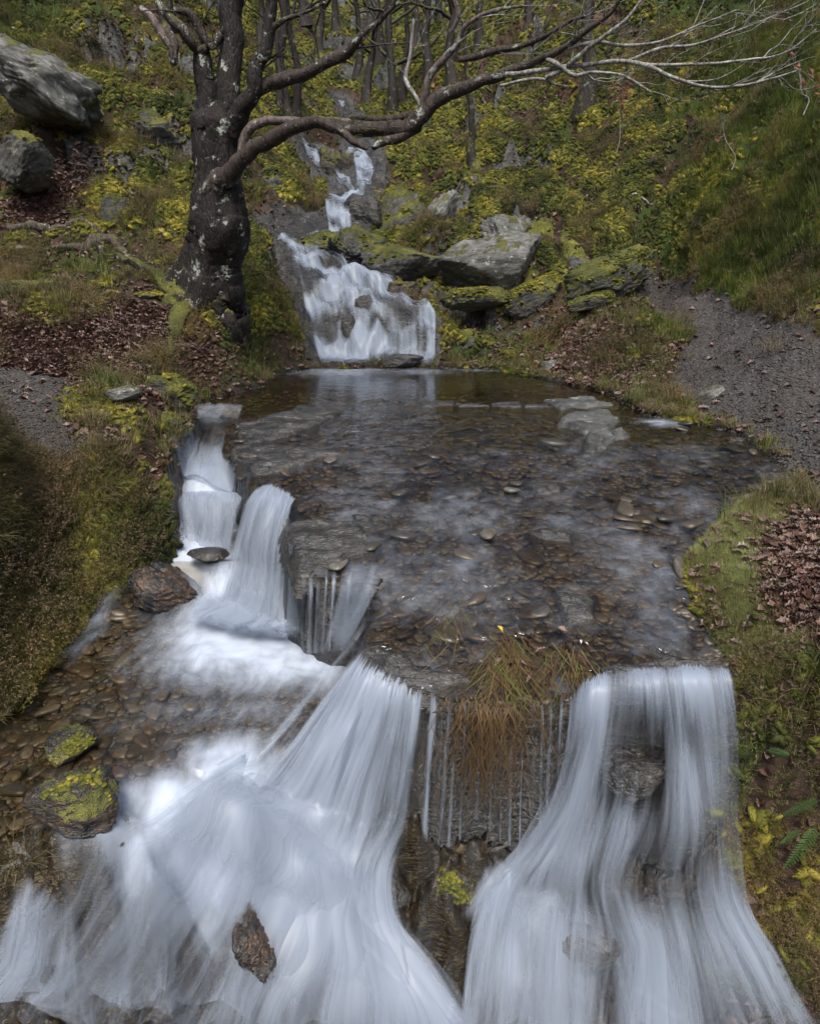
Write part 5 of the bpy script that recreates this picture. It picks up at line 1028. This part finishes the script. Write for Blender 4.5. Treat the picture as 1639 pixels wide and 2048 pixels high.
# the long leaning limb that crosses the ravine and spreads over the right slope
low = empty('leaning_tree', (0, 0, 0), 'low tree leaning across the ravine with pale lichened branches spreading over the right slope', 'tree')
LB = [[(610,244,8.5,9),(655,243,8.4,16),(700,256,8.3,22),(760,258,8.2,27),(815,252,8.1,30),(842,232,8.05,30),(872,205,8.0,27),(905,182,7.95,25),(950,165,7.85,23),(1000,152,7.75,20),(1050,132,7.65,16),(1100,106,7.55,13),(1160,72,7.4,11),(1215,30,7.3,8),(1250,-20,7.2,6)],
 [(700,236,8.35,8),(760,238,8.25,12),(810,234,8.15,14),(850,222,8.1,12)],[(745,300,8.05,10),(765,284,8.08,16),(800,272,8.1,18),(838,250,8.1,20)],
 [(838,240,8.05,16),(850,185,8.0,15),(858,150,7.98,15),(885,118,7.9,14),(912,92,7.85,12),(928,52,7.8,10),(985,24,7.7,8),(1045,12,7.6,5)],
 [(905,60,7.85,8),(915,30,7.8,11),(905,-20,7.8,9)],
 [(918,118,7.85,12),(975,104,7.8,13),(1035,92,7.7,11),(1085,74,7.6,10),(1140,44,7.5,8),(1180,28,7.4,6),(1210,-10,7.3,4)],
 [(1010,150,7.7,12),(1080,142,7.6,10),(1140,132,7.5,9),(1170,130,7.45,8),(1250,122,7.3,8),(1300,134,7.2,8),(1350,156,7.1,7),(1410,171,7.0,6),(1470,172,6.9,5.5),(1530,160,6.8,4.5),(1600,138,6.7,3)],
 [(1250,122,7.3,7),(1310,130,7.2,7),(1370,130,7.1,6),(1430,126,7.0,5),(1500,118,6.9,4),(1570,105,6.8,3),(1630,60,6.7,2)],
 [(1255,121,7.3,6),(1320,96,7.2,6),(1390,90,7.1,5),(1450,70,7.0,4),(1530,38,6.9,3),(1600,10,6.8,2)],
 [(1120,100,7.5,8),(1180,85,7.4,7),(1260,90,7.3,6),(1330,80,7.2,5),(1400,50,7.1,4),(1470,20,7.0,3)],
 [(1090,155,7.55,8),(1125,140,7.5,9),(1165,105,7.4,9),(1210,70,7.3,8),(1250,40,7.25,7),(1290,-10,7.2,5)],
 [(1085,115,7.6,10),(1110,125,7.5,9),(1150,150,7.45,8),(1180,146,7.4,6),(1240,150,7.3,5),(1300,185,7.2,4)],
 [(850,225,8.0,10),(830,190,8.05,8),(810,160,8.1,9),(820,110,8.1,8),(826,40,8.1,6)],
 [(1000,170,7.7,5),(1080,158,7.6,6),(1110,168,7.55,4),(1135,172,7.5,3)]]
LBP = []
for k, l in enumerate(LB):
    big = k in (0, 1, 2); o_, P_ = limb('trunk' if k == 0 else 'branch', l, 'limb' if k in (0,1,2,5) else 'twig' if k > 5 else 'barebark', low, 14 if big else 8, .16 if big else .08, None, 60+k, mossy=.05 if big else 0.); LBP.append(P_)
for k, (i, L, dp) in enumerate([(0,.9,3),(3,.7,2),(5,.7,3),(6,.75,3),(7,.7,3),(8,.7,3),(9,.6,3),(10,.6,3),(11,.5,2),(12,.6,2),(4,.5,2)]):
    twigs('twigs', low, LBP[i], 320+k, L, dp, 'twig', start=.45 if i == 0 else .25, every=5 if i else 7, up=.10, dirbias=(.25, -.05, .0))
rs = np.random.RandomState(9); paths = []
for k in range(46):                       # fine dead brush on the crossing limb
    t = rs.uniform(.05, .35); i = int(t*len(LBP[0])); p = LBP[0][i, :3]+rs.normal(0, .03, 3); d = np.array([rs.normal(0, 1), rs.normal(-.3, .4), rs.uniform(-.1, .8)]); d /= np.linalg.norm(d); q = [np.array([*p, .0028])]
    for s in range(5): d = d+rs.normal(0, .25, 3); d /= np.linalg.norm(d); q.append(np.array([*(q[-1][:3]+d*rs.uniform(.04, .11)), .0028-.0004*s]))
    paths.append(np.array(q))
co_, fc_ = tube(paths, 4); o = link('twigs', mesh('twigs', co_, fc_, True, {'mossy': np.zeros(len(co_))}), low, [M['dry']]); o['kind'] = 'stuff'
# bare trees up the ravine
def tree(px, py, Y, wpx, lean, label, seed, h=None, group='bare trees standing in the ravine', mossy=.1, nb=7):
    c = hit(px, py) if Y is None else Vector(atY(px, py, Y)); c.z = float(H(c.x, c.y)) if Y is None else c.z
    rs = np.random.RandomState(seed); dp = c.y; r = wpx/F*dp/2; h = h or rs.uniform(6, 9); root = empty('bare_tree', c, label, 'tree', group)
    n = 34; s = np.linspace(0, 1, n); P = np.stack([lean*h*s+.25*h*.12*fbm(s*3, seed, 1, 3), .1*h*.2*fbm(s*3, seed, 4, 3), h*s-.3, r*(1.35*np.exp(-s*14)+1-.78*s)], -1)
    co, fc = tube([P], 10, .14, seed); link('trunk', mesh('trunk', co, fc, True, {'mossy': np.full(len(co), mossy)}), root, [M['forest']])
    allp = []
    for b in range(nb):
        i = int(n*rs.uniform(.22, .95)); a = rs.uniform(0, 6.283); d = np.array([math.cos(a), math.sin(a)*.7, rs.uniform(.25, 1.0)]); d /= np.linalg.norm(d); L = h*rs.uniform(.22, .45)*(1.1-.5*s[i]); q = [np.array([*P[i, :3], P[i, 3]*.55])]
        for t in range(9): d = d+rs.normal(0, .2, 3)+np.array([0, 0, .04]); d /= np.linalg.norm(d); q.append(np.array([*(q[-1][:3]+d*L/9), P[i, 3]*.55*(1-.09*(t+1))]))
        q = np.array(q); allp.append(q); co, fc = tube([q], 6, .1, seed+b); link('branch', mesh('branch', co, fc, True, {'mossy': np.full(len(co), mossy)}), root, [M['forest']])
    tw = []
    for q in allp+[P[int(n*.6):]]: twiggery(q, rs, h*.16, 2, .1, .2, 2, out=tw)
    co, fc = tube(tw, 3); o = link('crown', mesh('crown', co, fc, True, {'mossy': np.zeros(len(co))}), root, [M['darktwig']]); o['kind'] = 'stuff'
    return root
TR = [(572,232,17.5,17,.03,'slender double trunk tree just behind the big oak'),(590,232,18.5,12,-.02,'thin tree beside the slender double trunk behind the oak'),(556,215,21,9,.02,'thin pole like tree behind the right stem of the oak'),
 (735,195,21,13,.12,'leaning tree above the uppermost strip of white water'),(783,225,19,15,-.03,'straight dark tree left of the crossing limb'),(806,205,22,11,.05,'slim dark tree close behind the straight one'),
 (715,150,27,10,.0,'far thin tree at the head of the ravine'),(640,120,30,12,.08,'far mossy tree on the left of the ravine head'),(760,120,30,14,-.1,'far tree bending left at the ravine head'),
 (862,150,25,15,-.06,'dark tree rising behind the pale upright branch'),(905,175,20,15,.0,'straight grey tree beyond the leaning limb'),(1170,212,15.8,22,-.02,'stout mossy trunk on the right slope'),
 (952,328,15.4,17,-.13,'short mossy leaning trunk on the right bank of the ravine'),(675,60,40,10,.03,'faint tree high in the ravine'),(830,80,36,12,.05,'faint dark tree high on the right of the ravine'),
 (520,90,28,11,.06,'tree on the crest behind the oak'),(610,40,38,12,-.04,'far crooked tree high on the left slope'),(960,90,30,12,.03,'far tree above the pale branches'),
 (330,60,22,12,.1,'mossy tree behind the drooping oak branch'),(740,60,42,12,-.05,'farthest pale tree in the gap of the ravine'),(880,40,33,10,-.1,'leaning dark tree at the top of the ravine'),(1050,60,26,10,.05,'thin tree at the top of the right slope')]
for k, (a, b, Y, wpx, ln, lab) in enumerate(TR):
    c = atY(a, b, Y); g_ = hit(a, b)
    tree(a, b, None, wpx, ln, lab, 400+k, h=3.2 if 'short' in lab else None, mossy=.35 if 'mossy' in lab else .1, nb=3 if 'short' in lab or 'stout' in lab else 11)
# oak sapling with copper leaves
def sapling(px, py, top, Y, n, label, seed, spread=.32):
    a, b = atY(px, py, Y), atY(*top, Y); z0 = a; rs = np.random.RandomState(seed); root = empty('oak_sapling', a, label, 'sapling')
    P = catmull(np.array([[0, 0, 0, .008], [.03, 0, .15, .007], [*((b-a)*.55), .005], [*(b-a), .003]]), 14); co, fc = tube([P], 5)
    link('stem', mesh('stem', co, fc, True, {'mossy': np.zeros(len(co))}), root, [M['twig']])
    tw = twiggery(P, rs, spread*1.5, 2, .15, .3, 1); co, fc = tube(tw, 3); o = link('twigs', mesh('twigs', co, fc, True, {'mossy': np.zeros(len(co))}), root, [M['twig']]); o['kind'] = 'stuff'
    for k in range(n):
        q = tw[rs.randint(len(tw))]; p = q[rs.randint(3, len(q))][:3]; o = link('leaf', LF[k % 6].data, root) if False else bpy.data.objects.new('leaf', CL[k % 3]); 
        C.objects.link(o); o.parent = root; o.location = p; o.rotation_euler = tuple(rs.uniform(-1.3, 1.3, 2))+(rs.uniform(0, 6.28),); s = rs.uniform(.7, 1.15); o.scale = (s, s, s)
CL = [leafmesh(s, .085, .9) for s in (71, 72, 73)]
for m_ in CL: m_.materials.append(M['copper'])
sapling(1232,305,(1245,180),12.3,70,'oak sapling still holding copper leaves on the right slope',501)
sapling(1462,340,(1440,230),10.8,14,'thin sapling with a few copper leaves right of the larger one',502,.22)
sapling(845,250,(850,185),8.3,16,'copper leaves on a thin shoot beside the crossing limb',503,.15)
sapling(1605,230,(1600,150),8.2,12,'copper leaves on a twig near the upper right corner',504,.15)
# fallen sticks
for k, (pts, lab) in enumerate([([(1262,397,5),(1285,402,5),(1303,414,4)], 'pale curved stick lying on the right slope'),([(1372,437,8),(1400,458,7),(1460,466,5)], 'mossy fallen stick on the right slope above the path'),([(1490,1002,6),(1540,992,5),(1580,988,5)], 'thin pale stick at the edge of the gravel path'),([(150,310,5),(160,322,4),(185,338,4)], 'short forked stick on the worn ground left of the oak')]):
    o, _ = limb('stick', pts, 'twig', None, 6, .1, 16, 90+k, drape=.9); tag(o, lab, 'stick')
# ------------------------------------------------------------------ plants by the falls
def tufts(name, X, Yq, n, hgt, mat, label, cat, seed, spread, lean=1.6, width=.004, protos=None):
    me = blades(n, hgt, spread, lean, width, seed, .5, 4); o = link(name, me, None, [M[mat]]); c = hit(X, Yq) if not isinstance(X, tuple) else Vector(X); o.location = (c.x, c.y, c.z+.01)
    return tag(o, label, cat)
for k, (a, b, n, hg, mt_, sp, lab) in enumerate([(75,1560,70,.14,'grass',.07,'green tuft on top of the mossy stone by the lower pool'),(165,1600,70,.13,'bright',.06,'bright tuft on the right side of the mossy stone'),(105,1610,80,.13,'dry',.08,'brown tuft on the mossy stone by the lower pool'),(40,1730,160,.20,'dry',.10,'long combed grass at the left edge below the mossy stone'),
    (120,1500,40,.09,'bright',.04,'small green tuft on the small stone in the lower pool'),(70,1290,90,.22,'dry',.12,'pale green grass hanging from the left bank'),(30,1400,60,.14,'dry',.07,'straw tuft at the left edge above the lower pool'),(1500,1060,70,.2,'dry',.12,'rushy tuft on the bank top right of the brink'),
    (1520,1160,60,.18,'grass',.10,'dark tuft with red blades among the leaves on the right bank'),(530,690,80,.22,'dry',.12,'pale tuft at the end of the mossy root above the gully'),(515,760,90,.22,'dry',.14,'straw coloured tussock at the pool edge left of the cascade'),(585,700,90,.2,'bright',.13,'bright green tuft beside the foot of the cascade'),
    (1290,690,60,.2,'dry',.1,'pale tuft on the bank between path and pool'),(1285,790,70,.22,'bright',.12,'green tuft overhanging the shore below the path'),(1130,720,60,.18,'dry',.1,'straw tuft at the shore by the pale stone'),(1375,720,60,.18,'dry',.1,'round straw tuft beside the path'),(180,850,90,.2,'dry',.14,'blond tussock on the root mound by the gully'),
    (365,870,60,.16,'bright',.09,'bright small tuft at the edge of the gully'),(235,430,70,.28,'dry',.16,'withered tussock on the worn ground left of the oak'),(60,650,120,.3,'dry',.25,'broad withered tussock on the mound at the left edge'),(1550,700,80,.25,'dry',.14,'withered tussock at the far side of the path')]):
    tufts('grass_tuft', a, b, n, hg, mt_, lab, 'grass tuft', 600+k, sp)
def curtain(pts, n, label, seed, mats=('wetgrass', 'wetgreen', 'wetgrass', 'wetgrass', 'wetgrass', 'dry', 'wetgrass'), L=(.12, .42), reach=.25, z0=0.):
    """grass combed over the brink by the water, hanging down the face"""
    rs = np.random.RandomState(seed); P = [onS(a, b) for a, b in pts]; P = np.array(P); c0 = P.mean(0); c0[2] -= .05
    root = empty('hanging_grass', c0, label, 'grass clump')
    for mi, mt_ in enumerate(mats):
        co, fc, tn, al = [], [], [], []
        for _ in range(n//len(mats)):
            w_ = rs.dirichlet([1]*len(P)); p = (w_[:, None]*P).sum(0); t0 = rs.uniform(0, .5); Ln = rs.uniform(*L); wd = rs.uniform(.001, .0026); K = 11; b0 = len(co); dx = rs.normal(0, .5); cv = rs.normal(0, .045); x, y, z = p[0]+rs.normal(0, .03), p[1]+rs.normal(0, .05), float(S(p[1]))+rs.uniform(z0-.01, z0+.03); vz = 0
            for k in range(K+1):
                sl_ = float(sdf(LOWP, np.array([x]), np.array([y]))[0]); f = k/K; hw = wd*(1-f)**.5
                if k == K: co.append((x, y, z)); tn.append(t0); al.append(1.)
                else: co += [(x-hw, y, z), (x+hw, y, z)]; tn += [t0, t0]; al += [f, f]
                st = Ln/K
                if sl_ < .015: y -= st*.92; x += dx*st; z = max(float(S(y)), z-st*.4)+.006*rs.rand()
                else: vz = min(1., vz+.45); y -= st*(1-vz)*.6+rs.uniform(0, .004); z -= st*(.4+.6*vz); x += rs.normal(0, .010)+dx*st*.45+cv*math.sin(k*.9)*.5
            for k in range(K-1): q = b0+2*k; fc.append((q, q+1, q+3, q+2))
            q = b0+2*(K-1); fc.append((q, q+1, q+2, q+2))
        f4 = np.array([f for f in fc if f[2] != f[3]]); f3 = np.array([f[:3] for f in fc if f[2] == f[3]])
        link('blades', mesh('blades', np.array(co)-c0, [f4, f3], True, {'tint': tn, 'along': al}), root, [M[mt_]])['kind'] = 'stuff'
curtain([(985,1250),(1050,1262),(960,1330),(1060,1350),(1000,1380)], 300, 'clump of combed brown and green grass hanging over the brink between the falls', 701)
curtain([(1085,1290),(1170,1270),(1100,1370),(1180,1345)], 100, 'thinner combed grass at the left edge of the right fall', 702)
curtain([(870,1392),(960,1396),(1120,1388),(1000,1392)], 180, 'dead straw hanging in the dark hollow behind the thin streams', 703, mats=('wetgrass', 'wetgrass', 'wetgrass'), L=(.3, .85), z0=-.07)
curtain([(890,1190),(960,1180),(900,1290),(830,1300)], 90, 'sparse grass lying flat in the current left of the hanging clump', 704, L=(.12, .25))
yl = bpy.data.objects.new('fallen_leaf', leafmesh(81, .05, .5)); yl.data.materials.append(M['yellow']); C.objects.link(yl); c = onS(1000, 1272); yl.location = (c[0], c[1], c[2]+.045); yl.rotation_euler = (.6, .2, .8); tag(yl, 'small yellow leaf caught in the hanging grass', 'leaf')
for k, (a, b) in enumerate([(1160,1292),(1172,1297)]):
    o = bpy.data.objects.new('white_flower', leafmesh(83+k, .025, 1.)); o.data.materials.append(M['white'] if 'white' in M else M['yellow']); C.objects.link(o); c = onS(a, b); o.location = (c[0], c[1], c[2]+.03); o.rotation_euler = (.5, .3*k, k)
    tag(o, 'tiny white petal scrap in the grass, '+('left' if k == 0 else 'right')+' of two', 'petal')
def frond(px, py, Y, L, ang, pitch, label, seed):
    root = empty('fern_frond', atY(px, py, Y), label, 'fern'); K = 18; co, fc = [], []; st = []
    for k in range(K+1):
        f = k/K; p = np.array([math.cos(ang)*L*f, -.12*L*math.sin(f*2.2), math.sin(ang)*L*f-.25*L*f*f+pitch*L*f]); st.append(np.array([*p, .0022*(1-.8*f)]))
    st = np.array(st); T = np.gradient(st[:, :3], axis=0); T /= np.linalg.norm(T, axis=1)[:, None]
    c_, f_ = tube([st], 4); link('stem', mesh('stem', c_, f_, True, {'mossy': np.zeros(len(c_))}), root, [M['darktwig']])
    for k in range(2, K):
        f = k/K; l = L*.24*math.sin(min(1, f*1.6+.25)*math.pi*.5)*(1-f)**.6+.01; sd_ = np.cross(T[k], [0, -1, .2]); sd_ /= np.linalg.norm(sd_)
        for s in (-1, 1):
            d = sd_*s+T[k]*.5; d /= np.linalg.norm(d); p = st[k, :3]; w = T[k]*L*.02; b0 = len(co); co += [p-w, p+w, p+d*l*.6+w*.8+np.array([0, -.004, 0]), p+d*l*.6-w*.8, p+d*l]; fc += [(b0, b0+1, b0+2), (b0, b0+2, b0+3), (b0+3, b0+2, b0+4)]
    co = np.array(co); link('leaflets', mesh('leaflets', co, np.array(fc), False, {'tint': np.zeros(len(co)), 'along': np.zeros(len(co))}), root, [M['fern']])['kind'] = 'stuff'
frond(1636,1650,2.85,.26,R(236),0,'long green fern frond arching down on the dark right bank',801)
frond(1640,1600,2.9,.2,R(190),0,'small fern frond above the long one on the right bank',802)
frond(1530,1500,3.0,.12,R(-10),.2,'small pale fern frond half way up the right bank',803)
frond(1600,1660,2.85,.12,R(215),.1,'short yellowing fern frond beside the long green one',804)

rs = np.random.RandomState(77)
for k in range(9):
    a, b = rs.uniform(960, 1180), rs.uniform(1265, 1370); c = onS(a, b); o = bpy.data.objects.new('fallen_leaf', LF[k % 6].data); C.objects.link(o); o.location = (c[0], c[1], c[2]+.035); o.rotation_euler = (rs.uniform(-.5, .9), rs.uniform(-.5, .5), rs.uniform(0, 6)); o.scale = (.75,)*3
    tag(o, 'wet brown oak leaf caught in the hanging grass at the brink', 'leaf', 'leaves caught in the hanging grass')
